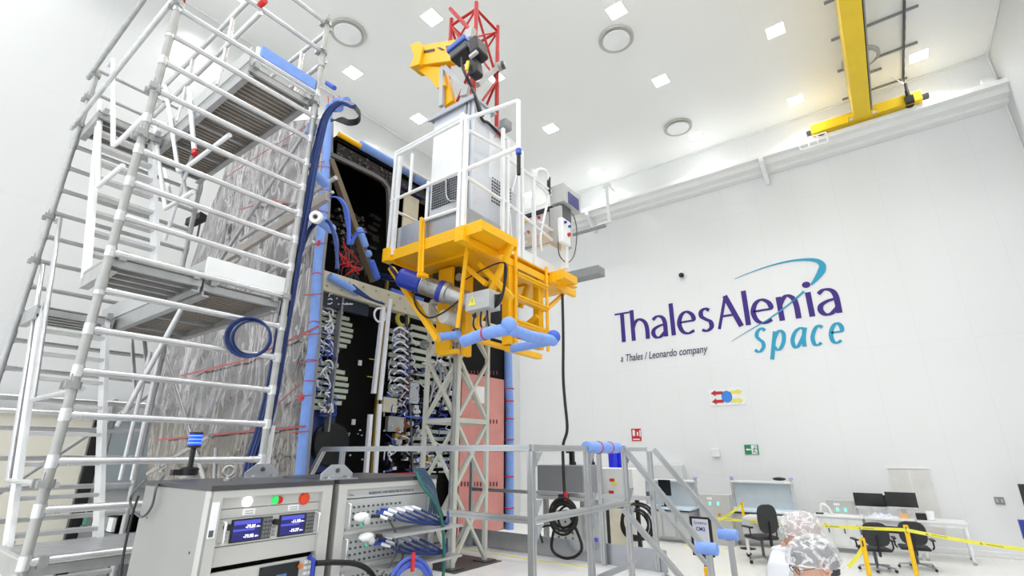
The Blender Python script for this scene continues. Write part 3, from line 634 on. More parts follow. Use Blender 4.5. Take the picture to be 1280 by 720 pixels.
# connector units in the dark bay
m = MB()
for i in range(90):
    c = sx(random.uniform(418, 452), random.uniform(262, 338), -.5+random.uniform(-.1, .1)); s = random.uniform(.012, .03); m.tube(c, c+Vector((.08, 0, 0)), s, 8)
m.build('connectors', mat('connector_grey', (110, 108, 104), .35, .6), sat, kind='stuff')
m = MB()
for i in range(26):
    a = sx(random.uniform(418, 450), random.uniform(290, 320), -.45); c = sx(random.uniform(420, 462), random.uniform(330, 352), -.3)
    m.curve([a, (a+c)/2+Vector((.05, random.uniform(-.1, .1), random.uniform(-.12, .02))), c], .009, 6, 5)
m.build('harness', mat('harness_grey', (66, 64, 64), .5), sat)
m = MB()
for i in range(34):
    a = sx(random.uniform(410, 470), random.uniform(268, 330), -.55); m = MB(); m.bx(a.x, a.y-.06, a.z-.02, a.x+.05, a.y+.06, a.z+.02); m.build('unit_edge', mat('unit_dark', (44, 42, 40), .4), sat)
m = MB()
for i in range(20):
    a = sx(random.uniform(420, 440), random.uniform(300, 352), -.2); c = sx(random.uniform(428, 452), random.uniform(322, 345), -.12); m.bar(a, c, .006, .014)
m.build('red_straps', redtape, sat, label='tangle of red fabric straps')
# far opening seen through the cage
m = MB(); a, c = sx(508, 240), sx(519, 300); m.bx(XF-.05, a.y, c.z, XF-.03, c.y+.05, a.z); m.build('cream_strip', cream, sat)
a, c = sx(490, 222), sx(531, 250); m = MB().bx(XF-.04, a.y, c.z+.02, XF, c.y, a.z-.06); m.build('blue_cover', mat('indigo_cover', (44, 48, 120), .5), sat)
m = MB(); a = sx(512, 268, -.1); m.curve([a, a+Vector((0, .12, -.1)), a+Vector((0, .3, -.12)), a+Vector((0, .42, -.05))], .05, 8); m.build('red_cover', red, sat)
# cream cross beam
a, c = sx(404, 338, .02), sx(552, 408, .02)
m = MB(); m.bx(XF-.1, YS0+.05, 3.88, XF+.03, YS1, 4.12); m.build('cross_beam', cream, sat, bevel=.008)
m = MB()
for i in range(34): m.tube((XF+.03, 3.1+i*.1, 3.94+(i % 2)*.12), (XF+.04, 3.1+i*.1, 3.94+(i % 2)*.12), .012, 8)
m.build('beam_bolts', steel, sat)
MB().bx(XF-.08, YS0+.05, 3.72, XF-.02, 3.75, 3.87).build('beam_cover', mat('bluish_steel', (70, 80, 96), .3, .5), sat)
# diagonal bronze beam with foam
a, c = sx(412, 200, .02), sx(468, 352, .02); MB().bar(a, c, .07, .09, up=(1, 0, 0)).build('diagonal_beam', bronze, sat)
for f0, f1 in ((.55, .72), (.74, .8), (.82, .99)):
    MB().bar(a.lerp(c, f0)+Vector((.05, .02, 0)), a.lerp(c, f1)+Vector((.05, .02, 0)), .085, .08, up=(1, 0, 0)).build('beam_foam', foamD if f0 > .8 else foam, sat, bevel=.03)
a = sx(412, 345, .08); c = sx(448, 366, .08); MB().tube(a, c, .045, 12).build('hose_foam', foam, sat)
m = MB()
for k in range(4): m.curve([sx(440, 362, .1)+Vector((0, 0, .02*k)), sx(458, 372, .14)+Vector((0, .02*k, 0)), sx(480, 380, .1)], .016, 6)
m.build('hose_bundle', navy, sat)
# ---------------- lower bay
def rect(m, x0, y0, x1, y1, d, t=.05):
    a, c = sx(x0, y0, d), sx(x1, y1, d); m.bx(XF+d-t, min(a.y, c.y), min(a.z, c.z), XF+d, max(a.y, c.y), max(a.z, c.z)); return m
# round windows showing heat-pipe stripes
def pipes_round(cx, cy, wpx, hpx):
    c = sx(cx, cy, -.1); ry = sx(cx+wpx, cy, -.1).y-c.y; rz = (sx(cx, cy-hpx, -.1).z-sx(cx, cy+hpx, -.1).z)/2; n = 8
    disc = MB().prism([(XF-.14, max(c.y+ry*math.cos(a), YS0+.07), c.z+rz*math.sin(a)) for a in (2*math.pi*i/30 for i in range(30))], (.012, 0, 0)); d = disc.build('round_window', mat('window_dark', (16, 22, 20), .4), sat)
    m = MB()
    for i in range(n):
        z = c.z-rz+2*rz*(i+.5)/n; w = ry*math.sqrt(max(1-((z-c.z)/rz)**2, .01)); m.bx(XF-.127, max(c.y-w, YS0+.08), z-rz/n*.62, XF-.1, c.y+w, z+rz/n*.62)
    m.build('heat_pipe_slats', pipeg, d, label='pale heat pipe slats')
pipes_round(412, 411, 30, 29); pipes_round(405, 482, 31, 32)
m = MB().bar(sx(427, 370, -.05), sx(408, 540, -.05), .02, .09, up=(1, 0, 0)); m.build('cable_ladder', greyM, sat)
def wires(n, x0, y0, x1, y1, mt, nm, r=.008, d=(-.12, .02), seg=3, amp=12):
    m = MB()
    for i in range(n):
        p = (random.uniform(x0, x1), random.uniform(y0, y1)); P = []
        for k in range(seg+1):
            P.append(sx(min(max(p[0], x0), x1), min(max(p[1], y0), y1), random.uniform(*d))); p = (p[0]+random.uniform(-amp, amp), p[1]+random.uniform(-amp*.2, amp*1.1))
        m.curve(P, r, 5, 4)
    m.build(nm, mt, sat)
wires(60, 394, 385, 416, 515, whitewire, 'white_harness', r=.009, amp=7)
wires(30, 396, 390, 420, 520, bluewire, 'blue_harness', amp=9)
wires(10, 410, 360, 440, 380, whitewire, 'white_harness')
# lower left disc + dark blue panel
c = sx(414, 555, -.1); MB().lathe([(0, .02), (.22, .02), (.24, 0), (.24, -.03)], c, X1, 28).build('round_cover', mat('cover_black', (14, 15, 20), .3), sat)
rect(MB(), 388, 508, 412, 590, -.13, .03).build('blue_plate', mat('deep_blue_plate', (30, 50, 110), .3), sat)
m = MB()
for i in range(26):
    c = sx(random.uniform(396, 470), random.uniform(530, 590), -.13); MB().tube(c, c+Vector((.02, 0, 0)), random.uniform(.005, .011), 6).build('rivet', mat('rivet_white', (210, 212, 214), .4), sat)
for x, y in ((449, 450), (441, 524)): rect(m, x, y, x+3, y+7, -.12, .02)
m.build('label_pair', mat('rivet_white', (210, 212, 214), .4), sat)
for x, y in ((462, 448), (460, 470)): rect(MB(), x, y, x+9, y+2.2, -.08, .02).build('yellow_tag', tape, sat)
# white vertical strips and gold rail
def vbar(a, c, w, mt, nm, d=0): MB().bar(sx(*a, d), sx(*c, d), w, w, up=(1, 0, 0)).build(nm, mt, sat)
vbar((479, 384), (467, 492), .045, whitewire, 'white_strip', .02); vbar((487, 374), (474, 500), .05, whitewire, 'white_strip', .02)
vbar((463, 518), (457, 596), .045, whitewire, 'white_strip', .02); vbar((474, 505), (468, 596), .05, whitewire, 'white_strip', .02)
vbar((484, 350), (463, 596), .035, mat('gold_rail', (142, 122, 60), .35, .5), 'gold_rail', .0)
m = MB().torus(sx(475, 394, .02), .09, .014, X1, 20, 6); m.build('cable_loop', whitewire, sat)
# instrument columns
def stripes(x0, x1, y0, y1, n, d=-.1, nm='heat_pipe_panel'):
    m = MB()
    for i in range(n):
        y = y0+(y1-y0)*i/n; h = (y1-y0)/n*.55
        a, c = sx(x0, y, d), sx(x1, y+h, d); m.bx(XF+d-.03, a.y, min(a.z, sx(x0, y+h, d).z), XF+d, c.y, a.z)
    m.build(nm, pipeg, sat)
stripes(487, 507, 410, 500, 9); stripes(487, 505, 500, 520, 2); stripes(514, 580, 405, 482, 8); stripes(514, 575, 536, 590, 6)
rect(MB(), 489, 368, 530, 373, -.02, .04).build('blue_strip', foamD, sat)
m = MB().torus(sx(503, 399, -.06), .09, .03, X1, 22, 8); m.build('yellow_ring', mat('ring_yellow', (214, 206, 90), .5), sat)
m = MB()
for i in range(9):
    for j in range(3):
        c = sx(490+j*9+random.uniform(-1, 1), 412+i*9, -.04); m = MB(); m.tube(c, c+Vector((.06, .02, .01)), .017, 8); m.ball(c+Vector((.07, .02, .01)), .02, 8, 5); m.build('waveguide_switch', mat('switch_silver', (178, 182, 196), .3, .6), sat)
m = MB()
for i in range(9): m.curve([sx(492, 414+i*9, 0), sx(500, 409+i*9, .05), sx(510, 416+i*9, 0)], .012, 6, 4)
m.build('waveguide_bends', whitewire, sat)
wires(30, 486, 405, 522, 500, whitewire, 'white_harness', amp=7); wires(22, 486, 405, 522, 520, bluewire, 'blue_harness', amp=8)
wires(14, 506, 400, 516, 540, copper, 'brown_harness', r=.014, amp=5); wires(8, 498, 460, 514, 570, orange, 'orange_harness', amp=6)
wires(60, 480, 450, 575, 590, whitewire, 'white_harness', r=.009, amp=9); wires(40, 480, 450, 575, 590, bluewire, 'blue_harness', r=.008, amp=9); wires(30, 540, 430, 575, 500, whitewire, 'white_harness', r=.012, amp=5)
rect(MB(), 513, 478, 523, 505, 0, .08).build('grey_unit', gal, sat, bevel=.006)
rect(MB(), 480, 496, 496, 516, 0, .06).build('gold_unit', cream, sat, bevel=.006); rect(MB(), 486, 520, 504, 540, 0, .06).build('silver_unit', steel, sat)
m = MB()
for i in range(70):
    x, y = random.uniform(484, 575), random.uniform(500, 596); c = sx(x, y, -.08); s = random.uniform(.012, .05); MB().bx(c.x, c.y-s, c.z-s*.6, c.x+.06, c.y+s, c.z+s*.6).build('avionics_unit', mat(*random.choice((('unit_silver', (176, 176, 184), .3, .4), ('unit_dark2', (34, 34, 40), .35, .1), ('unit_gold', (170, 140, 80), .35, .4), ('unit_white', (220, 222, 226), .4, 0)))), sat)
m = MB()
for i in range(40):
    x, y = random.uniform(484, 575), random.uniform(440, 596); c = sx(x, y, -.06); s = random.uniform(.01, .03); MB().bx(c.x, c.y-s, c.z-s, c.x+.05, c.y+s, c.z+s).build('connector_block', mat('unit_black', (20, 20, 30), .35), sat)
a, c = sx(508, 522, .05), sx(566, 526, .05); MB().bx(XF, a.y, c.z-.0, XF+.1, c.y, a.z+.02).build('blue_bar', foamD, sat, bevel=.02)
vbar((507, 375), (516, 600), .03, steelD, 'frame_rail', -.02)
for (x, y) in ((540, 455), (548, 452), (556, 458), (562, 450)):
    m = MB().curve([sx(x, y, 0), sx(x+3, y+20, .05), sx(x-3, y+48, 0)], .018, 6); m.build('silver_tube', steel, sat)
# pink film panel at the far side, blue edge
a, c = sx(576, 470, 0), sx(626, 660, 0)
ztp = sx(600, 470, 0).z
MB().bx(XF-.02, a.y, 1.02, XF+.03, YS1-.12, ztp).build('pink_panel', pink, sat, label='far panel section covered with pink film')
MB().bx(XF-.02, a.y, ztp, XF+.02, YS1-.12, 3.9).build('far_panel', blackp, sat)
m = MB()
for yy in (466, 527, 605):
    for k in range(12): q = sx(577+k*4, yy, .035); m.bx(q.x, q.y-.012, q.z-.03, q.x+.004, q.y+.012, q.z+.03)
m.build('stitch_marks', mat('mark_brown', (110, 50, 50), .5), sat)
MB().bx(XF+.03, sx(590, 485).y, sx(590, 503).z, XF+.036, sx(606, 485).y, sx(590, 482).z).build('paper_note', white, sat)
MB().text('VIRGIN', (XF+.038, sx(592, 490).y, sx(592, 492).z), Y1, Z1, .07) if False else None
P = [Vector((XF+.05, YS1, z)) for z in (1.0, 1.6, 2.2, 2.8)]+[Vector((XF+.05, YS1-.03, 3.2)), Vector((XF+.05, YS1-.05, 3.9))]
MB().path(P, .07, 10).build('edge_foam', foam, sat, label='blue foam protecting the far vertical edge')
for z in (1.3, 1.75, 2.3, 2.62, 2.9, 3.1): MB().torus((XF+.05, YS1-.01, z), .074, .01, Z1, 18, 6).build('foam_tie', redtape, sat)
rect(MB(), 430, 594, 522, 599, .02, .05).build('red_sill', red, sat)
# dolly under the satellite
d = thing('satellite_dolly', 'grey frame dolly carrying the satellite', 'dolly', (-6.7, 4.7, 0))
m = MB().bx(-8.4, 3.1, .55, XF-.05, 3.3, .98).bx(-8.4, 6.3, .55, XF-.05, 6.5, .98).bx(-8.4, 3.1, .55, -8.2, 6.5, .98).bx(XF-.25, 3.1, .55, XF-.05, 6.5, .98); m.build('frame', greyM, d)
for x in (-8.3, XF-.15):
    for y in (3.2, 6.4): MB().bx(x-.06, y-.06, .16, x+.06, y+.06, .55).build('leg', greyM, d); MB().tube((x, y-.03, .08), (x, y+.03, .08), .08, 14).build('castor', black, d)
# ------------------------------------------------------------------ blue cable bundles
m = MB(); Yb = 2.12
base = [(441, 133), (425, 128), (408, 145), (398, 180), (390, 215), (382, 260), (372, 310), (365, 350), (352, 420), (342, 480), (328, 540), (316, 582)]
for k in range(18):
    dx, dy, dz = random.uniform(-1, 1), random.uniform(-.07, .03), random.uniform(-1, 1); P = []
    for i, (x, y) in enumerate(base):
        w = 2.5+6.5*i/11 if i > 1 else 3
        p = on(1, Yb+dy, x+dx*w, y+dz*1.5); P.append(p)
    P.append(P[-1]+Vector((0, 0, -.5))); m.curve(P, .0115, 6, 4)
m.build('cable_bundle', navy, label='thick bundle of navy cables hanging down the scaffold post', cat='cable')
for x, y in ((391, 220), (376, 288), (364, 322), (350, 485)):
    pass
m = MB()
for k in range(5):
    P = [on(1, 2.2, x+random.uniform(-2, 2), y+random.uniform(-1.5, 1.5)) for x, y in ((372, 330), (384, 292), (398, 276), (412, 278), (420, 300), (421, 335))]; m.curve(P, .011, 6)
m.build('cable_bundle', navy, label='navy cables looping over the white capped roll towards the satellite', cat='cable')
m = MB()
for k in range(4):
    P = [on(1, 2.55, x+random.uniform(-2, 2), y) for x, y in ((408, 252), (414, 246), (426, 250), (434, 270), (437, 305), (446, 292), (456, 290))]; m.curve(P, .012, 6, flat=.5)
m.build('cable_sleeve', foamD, label='blue foam sleeve curling into the dark upper bay', cat='sleeve')
def roll(x, y, nm, lb, yv=2.12):
    a = on(1, yv, x, y); t = thing(nm, lb, 'roll', a); d = (Vector((0, 0, EYE))-a).normalized(); d = Vector((.5, -.8, -.1)).normalized()
    MB().lathe([(.045, .0), (.045, -.3), (.012, -.3)], a+d*.02, d, 16).build('foam_sleeve', foam, t)
    MB().lathe([(.012, .0), (.03, .02), (.052, .02), (.056, .0), (.056, -.02), (.0, -.02)], a+d*.03, d, 20).build('end_cap', white, t)
    MB().tube(a+d*.035, a+d*.052, .016, 12).build('hole', black, t)
roll(397, 273, 'foam_roll', 'lower white capped tube end in blue foam beside the cable bundle')
roll(390, 214, 'foam_roll', 'upper white capped tube end beside the cable bundle')
# coil at scaffold rung
m = MB(); c = on(1, 1.75, 316, 423)
for k in range(5): m.torus(c+Vector((random.uniform(-.01, .01), -.01*k, random.uniform(-.01, .01))), .125+.005*k, .008, Vector((1, -.35, -.15)), 30, 6)
m.build('cable_coil', navy, label='small round coil of blue cable hanging from a scaffold rung', cat='coil')
# foam wraps on the top right of the tower, black cable whip
t = thing('cable_exit', 'foam wrapped cable exit with curling black leads at the scaffold top', 'cable', on(1, 2.3, 415, 130))
MB().tube(on(1, 2.3, 420, 128), on(1, 2.3, 434, 127), .045, 12).build('foam_sleeve', foam, t); MB().tube(on(1, 2.3, 414, 134), on(1, 2.3, 424, 134), .05, 12).build('foam_sleeve', foam, t)
MB().tube(on(1, 2.3, 409, 104), on(1, 2.3, 418, 110), .025, 10).build('foam_tip', foamD, t)
m = MB()
for k in range(6): m.curve([on(1, 2.3, x, y+k*1.3) for x, y in ((434, 126), (443, 130), (450, 140), (447, 148), (436, 150), (427, 147), (414, 152-k*2))], .007, 5)
m.build('leads', black, t)
m = MB()
for k in range(3): m.bar(on(1, 2.28, 410+k*7, 120), on(1, 2.28, 411+k*6, 134), .005, .01)
m.build('red_ties', redtape, t)
MB().tube(on(1, 2.05, 391, 155), on(1, 2.05, 388, 168), .04, 12).build('post_foam', foam, label='short blue foam sleeve on the scaffold post near the top', cat='foam')
# black floodlight box behind
a = on(1, 2.6, 245, 275); t = thing('floodlight', 'black box floodlight clamped behind the scaffold beside the wrapped panel', 'light', a)
MB().obox(a, (.22, .1, .09), (-.06, .12, 0), (0, 0, .11)).build('housing', black, t, bevel=.006)
MB().obox(a+Vector((-.05, -.07, 0)), (.05, .02, .02), (-.01, .01, 0), (0, 0, .05)).build('label_plate', grey, t)
MB().tube(a+Vector((0, .06, 0)), a+Vector((-.1, .1, -.3)), .015, 8).build('bracket', steelD, t)
# ================================================================== RAISED DECK WITH MAST
DZ = .97
deckm = panel_mat('deck_tiles', (226, 226, 228), .6, .6, .3, axes=(0, 1), depth=.9)
t = thing('raised_deck', 'white tiled raised work deck around the foot of the lattice mast', 'platform', (-3.5, 4.2, 0))
MB().bx(-4.85, 2.6, DZ-.05, -2.08, 5.42, DZ).build('deck_panel', deckm, t)
m = MB()
for x in (-4.8, -3.4, -2.13):
    for y in (2.65, 4.0, 5.35): m.bx(x-.03, y-.03, 0, x+.03, y+.03, DZ-.05)
m.bx(-4.85, 2.6, DZ-.15, -2.08, 2.66, DZ-.05).bx(-4.85, 5.36, DZ-.15, -2.08, 5.42, DZ-.05).bx(-2.14, 2.6, DZ-.15, -2.08, 5.42, DZ-.05)
m.build('frame', prof, t)
MB().bx(-4.85, 5.38, DZ, -2.06, 5.40, DZ+.2).build('toe_board', gal, t)
MB().bx(-4.7, 5.1, DZ, -2.8, 5.13, DZ+.003).build('floor_tape', tape, t, label='yellow floor marking tape')
# mast
MX0, MX1, MY0, MY1 = -4.37, -3.87, 4.2, 4.72
t = thing('lattice_mast', 'tall square lattice mast, pale grey below the yellow platform and red above', 'mast', ((MX0+MX1)/2, (MY0+MY1)/2, DZ))
mg = mat('mast_grey', (206, 208, 198), .4, .15, var=.05)
def lattice(z0, z1, n, mt, w, wd, faces='all', x_=True):
    for x in (MX0, MX1):
        for y in (MY0, MY1): MB().bx(x-w, y-w, z0, x+w, y+w, z1).build('mast_rail', mt, t)
    h = (z1-z0)/n
    for i in range(n):
        a, b_ = z0+i*h, z0+(i+1)*h
        m = MB()
        for (p, q) in (((MX0, MY0), (MX1, MY0)), ((MX1, MY0), (MX1, MY1)), ((MX0, MY1), (MX1, MY1)), ((MX0, MY0), (MX0, MY1))):
            for k in range(2):
                c, d_ = (a+b_)/2 if k else a, b_ if k else (a+b_)/2
                s, e = (p, q) if k == 0 else (q, p)
                m.bar((*s, c+.02), (*e, d_-.02), wd, wd)
                if x_: m.bar((*e, c+.02), (*s, d_-.02), wd, wd)
            m.bar((*p, b_), (*q, b_), wd*1.3, wd*1.6)
        m.build('lattice_bay', mt, t)
lattice(DZ+.02, 3.9, 2, mg, .022, .032)
m = MB()
for x, y in ((MX0, MY0), (MX1, MY0), (MX1, MY1), (MX0, MY1)): m.bx(x-.09, y-.09, DZ, x+.09, y+.09, DZ+.02)
m.bx(MX0-.12, MY0-.12, DZ, MX1+.15, MY1+.12, DZ+.008); m.build('base_plate', steelD, t)
MB().bx(MX1-.03, MY0-.06, DZ, MX1+.0, MY0-.03, 3.6).build('tooth_rack', steel, t)
MB().bx(MX0+.02, MY0-.02, 3.9, MX1-.02, MY1+.02, 4.3).build('mast_core', steelD, t)
def mx(p, q, w, mt=red): MB().bar(p, q, w).build('red_member', mt, t)
G0, G1, G2, G3 = MX0, MX1, MY0, MY1
MX0, MX1 = on(1, MY0, 561, 90).x, on(1, MY0, 593, 90).x; MY1 = on(0, MX1, 621.5, 90).y
z0, z1 = 6.0, 8.35
for x, y, zt in ((MX0, MY0, on(1, MY0, 561, 26).z), (MX1, MY0, on(1, MY0, 594, 4).z), (MX1, MY1, on(1, MY1, 622, 33).z), (MX0, MY1, 8.2)):
    MB().tube((x, y, z0), (x, y, zt), .032, 10).build('red_rail', red, t)
hs = [6.45, on(1, MY0, 594, 12).z]
for a, b_ in zip(hs, hs[1:]):
    m = MB()
    for (p, q) in (((MX0, MY0), (MX1, MY0)), ((MX1, MY0), (MX1, MY1)), ((MX0, MY1), (MX1, MY1)), ((MX0, MY0), (MX0, MY1))):
        m.tube((*p, a), (*q, (a+b_)/2), .02, 8).tube((*q, (a+b_)/2), (*p, b_), .02, 8).tube((*p, b_), (*q, b_), .022, 8).tube((*p, (a+b_)/2+.4), (*q, b_), .016, 8)
    m.build('red_lattice_bay', red, t)
MB().tube(on(1, MY0-.05, 563, 11), on(1, MY0-.05, 590, 40), .03, 8).build('red_stub', red, t)
MX0, MX1, MY0, MY1 = G0, G1, G2, G3
# ================================================================== MAST-CLIMBING PLATFORM
PX0, PX1, PXW, PY0 = -4.42, -3.27, -2.98, 3.5
PT, PB = 4.37, 4.24
pf = thing('climbing_platform', 'yellow mast climbing work platform with white guard rails', 'work platform', (-3.8, 4.4, PB))
def oy(x, y, yv=PY0): return on(1, yv, x, y)
def ox(x, y, xv=PX1): return on(0, xv, x, y)
# decks
perf = mat('perforated_yellow', (246, 186, 20), .4, var=.22, vs=60)
Yw = ox(647, 305, PXW).y
m = MB().bx(PX0, PY0, PT-.02, PXW, Yw, PT); m.bx(PX0, Yw, PT-.02, PX1, 6.0, PT)
m.build('deck', yellow, pf)
m = MB().bx(PX0, PY0, PB, PXW, PY0+.02, PT); m.build('front_edge', perf, pf, label='perforated yellow front edge')
m = MB().bx(PXW-.02, PY0, PB+.03, PXW, Yw, PT).bx(PX1, Yw-.02, PB, PXW, Yw, PT).bx(PX0, PY0, PB, PX0+.02, 5.8, PT)
m.bx(PX0+.02, PY0+.02, PB+.03, PX1, 5.9, PB+.04).bx(PX1, PY0+.02, PB+.05, PXW-.02, Yw-.02, PB+.06)
for y in (3.9, 5.2): m.bx(PX0, y, PB, PX1, y+.02, PB+.04)
m.bx(PX1-.03, PY0, PB-.05, PX1+.03, 5.9, PB+.04)
m.build('deck_frame', yellow, pf)
for x, y, yv in ((486, 318, PY0), (577, 292, PY0)):
    p = oy(x, y); MB().bx(p.x-.06, PY0-.05, p.z-.1, p.x+.06, PY0+.06, p.z+.07).build('corner_socket', yellow, pf, bevel=.01)
# right-hand wing
a, b_ = ox(682, 333, -3.2), ox(722, 350, -2.95)
wy0 = on(2, PT, 684, 330).y; 
m = MB(); W0 = on(2, PB, 683, 345); W1 = on(2, PB, 722, 358); W2 = on(2, PB, 704, 368); W3 = on(2, PB, 652, 346)
yA, yB, xA = 5.25, W1.y, W1.x
m.bx(PX1-.6, yA, PT-.02, xA, yB, PT).bx(xA-.02, yA, PB+.03, xA, yB, PT).bx(PX1-.6, yB-.02, PB+.03, xA, yB, PT).bx(PX1, yA, PB, xA, yA+.02, PT).bx(PX1, yA-.08, PB-.04, PX1+.1, yB-.3, PB+.06)
m.build('side_wing', yellow, pf, label='yellow extended deck wing at the far end')
# brackets to wings
MB().bar(W2, on(0, -3.22, 684, 386), .045).build('wing_strut', yellow, pf)
m = MB().bx(PX1-.5, yA+.02, PB+.04, xA-.02, yB-.02, PB+.05).build('wing_underside', yellow, pf)
# carriage plates and columns
col = lambda nm, x0, y0, z0, x1, y1, z1, mt=yellow: MB().bx(x0, y0, z0, x1, y1, z1).build(nm, mt, pf, bevel=.005)
col('carriage_plate', on(1, MY0-.13, 546, 390).x, MY0-.13, 3.2, MX1-.04, MY0-.08, PB)
col('carriage_column', MX1+.06, MY0-.04, 3.15, MX1+.12, MY0+.08, PB)
xl = -3.3
ya, yb = ox(635, 360, xl).y, ox(673, 380, xl).y
col('carriage_column', xl-.05, ya-.05, 3.25, xl+.05, ya+.06, PB); col('carriage_column', xl-.05, yb-.05, 3.3, xl+.04, yb+.05, PB)
for (x, y) in ((642, 681),): pass
y1_, y2_ = ox(643, 350, xl+.06).y, ox(682, 370, xl+.06).y
for yy in (y1_, y2_): MB().tube((xl+.08, yy, 3.28), (xl+.08, yy, PT+.02), .021, 10).build('ladder_rail', yellow, pf)
for z in (3.52, 3.82, 4.1):
    MB().bx(xl+.02, y1_, z-.03, xl+.1, y2_, z).bx(xl+.02, y1_, z, xl+.12, y2_, z+.018).build('ladder_rung', yellow, pf)
    MB().bx(xl+.03, y1_+.02, z+.018, xl+.11, y2_-.02, z+.024).build('grip_strip', steelD, pf)
# front hanger bar, long diagonal
p, q = oy(584, 308, 3.75), oy(572, 410, 3.75); MB().bar(p, q, .045, .02).build('hanger_bar', yellow, pf)
p, q = oy(489, 335, 3.75), oy(548, 425, 3.75); MB().bar(p, q, .07, .06).build('diagonal_strut', yellow, pf)
for a, c, yv in (((640, 305), (590, 420), 4.05), ((600, 330), (640, 372), 4.05), ((664, 345), (650, 385), 5.0), ((672, 395), (652, 412), 4.9), ((585, 335), (608, 355), 4.0)):
    MB().bar(oy(*a, yv), oy(*c, yv), .055).build('diagonal_strut', yellow, pf)
# lower frame
zb = 3.16
MB().bx(on(1, MY0-.16, 548, 420).x, MY0-.16, zb+.0, MX1+.1, MY0-.1, zb+.05).build('lower_frame', yellow, pf); MB().bx(xl-.04, ya, zb+.02, xl+.04, yb, zb+.08).build('lower_frame', yellow, pf)
MB().bar(on(1, MY0-.1, 592, 424), on(1, MY0+.3, 640, 437), .10, .04).build('lower_arm', yellow, pf); MB().bar(on(1, MY0+.3, 640, 437), on(1, MY0+.3, 652, 434), .06, .05).build('arm_tip', greyM, pf)
# steel rollers
for x, y, z in ((MX0-.02, MY0-.04, 3.35), (MX1+.03, MY0-.04, 3.35), (MX0-.02, MY0-.04, 4.1), (MX1+.03, MY0-.04, 4.1)):
    MB().tube((x, y-.05, z), (x, y+.02, z), .05, 16).build('roller', steel, pf)
# foam ring on the lower guard
P = [on(1, 3.8, 551, 421), on(1, 3.8, 573, 418)]; MB().tube(P[0], P[1], .045, 12).build('guard_foam', foam, pf)
zf = 3.2
P = [on(1, 3.55, 579, 427), on(1, 3.55, 606, 417), on(1, 3.58, 636, 411)]; Q = [P[-1], ox(660, 420, P[-1].x).copy(), on(0, P[-1].x, 692, 426)]
MB().path(P, .058, 12).build('guard_foam', foam, pf, bevel=0); MB().path(Q, .058, 12).build('guard_foam', foam, pf)
MB().tube(Q[-1], on(1, Q[-1].y, 640, 436), .045, 12).build('guard_foam', foam, pf)
for c in (P[-1], Q[-1]): MB().ball(c+Vector((0, 0, .04)), .075).build('foam_knob', foamD if c is Q[-1] else foam, pf)
for c in (P[1], (Q[0]+Q[1])/2): MB().torus(c, .06, .008, (1, 0, 0), 18, 6).build('red_tie', redtape, pf)
# ---- motor
a, b_ = oy(500, 346, 3.55), oy(590, 378, 4.0)
d = (b_-a); Ln = d.length; d.normalize()
t2 = pf
MB().lathe([(0, 0), (.10, 0), (.115, .02), (.115, .27), (.1, .28)], a, d, 24).build('motor_cowl', blu, pf, label='blue ribbed motor fan cowl')
m = MB()
for k in range(5): m.torus(a+d*.002, .02+.018*k, .003, d, 20, 5)
m.build('cowl_grille', mat('blue_dark', (20, 34, 110), .4), pf)
MB().lathe([(.095, .26), (.1, .28), (.1, .52), (.125, .53), (.125, .55), (.1, .56)], a, d, 24).build('motor_body', steel, pf)
MB().lathe([(.1, .50), (.13, .50), (.13, .55), (.1, .55)], a, d, 24).build('motor_flange', blu, pf)
MB().lathe([(.11, .55), (.13, .56), (.13, .60), (.11, .61), (.105, Ln), (0, Ln)], a, d, 24).build('gearbox', steel, pf)
m = MB()
for k in range(8): m.lathe([(.1, .29+.025*k), (.11, .29+.025*k), (.11, .3+.025*k), (.1, .3+.025*k)], a, d, 24)
m.build('cooling_fins', steel, pf)
c = oy(555, 396, 3.85); MB().lathe([(0, -.02), (.07, -.02), (.08, 0), (.085, .18)], c, (-.1, .95, .1), 22).build('brake_drum', mat('drum_grey', (206, 206, 204), .4), pf)
# junction box with cables
c = oy(596, 375, 3.78); MB().bx(c.x-.16, c.y, c.z-.1, c.x+.16, c.y+.2, c.z+.1).build('junction_box', grey, pf, bevel=.008)
MB().add([(c.x-.12, c.y-.004, c.z-.05), (c.x+.0, c.y-.004, c.z-.05), (c.x-.06, c.y-.004, c.z+.055)], [(0, 1, 2)]).build('warning_triangle', tape, pf)
MB().bar((c.x-.06, c.y-.006, c.z-.02), (c.x-.06, c.y-.006, c.z+.025), .003, .008).build('warning_bolt', black, pf)
m = MB()
for k in range(8): m.curve([c+Vector((.16, .1, .05-.02*k)), c+Vector((.26, .1, .06-.01*k)), c+Vector((.27+.005*k, .12, .3)), c+Vector((.22, .15, .42)), c+Vector((-.1, .2, .42)), c+Vector((-.6, .3, .36))], .008, 6, 4)
for k in range(3): m.curve([c+Vector((-.1+.08*k, .1, -.1)), c+Vector((-.12+.1*k, .1, -.25)), c+Vector((-.05+.05*k, .2, -.36))], .01, 6)
m.curve([oy(517, 363, 3.55), oy(520, 382, 3.6), oy(535, 397, 3.7), oy(555, 390, 3.8), oy(578, 372, 3.85)], .011, 6)
m.build('power_cables', black, pf)
m = MB()
for k in range(3): m.curve([oy(486+k, 330+3*k, 3.6), oy(496, 345+3*k, 3.7), oy(470, 340+3*k, 4.0), oy(455, 330+2*k, 4.3)], .009, 6)
m.build('blue_cables', navy, pf)
p = oy(527, 272, 3.46); q = oy(524, 345, 3.46); MB().bar(p, q, .03).bx(q.x-.04, q.y, q.z, q.x+.04, q.y+.1, q.z+.04).build('hook_bar', yellow, pf)
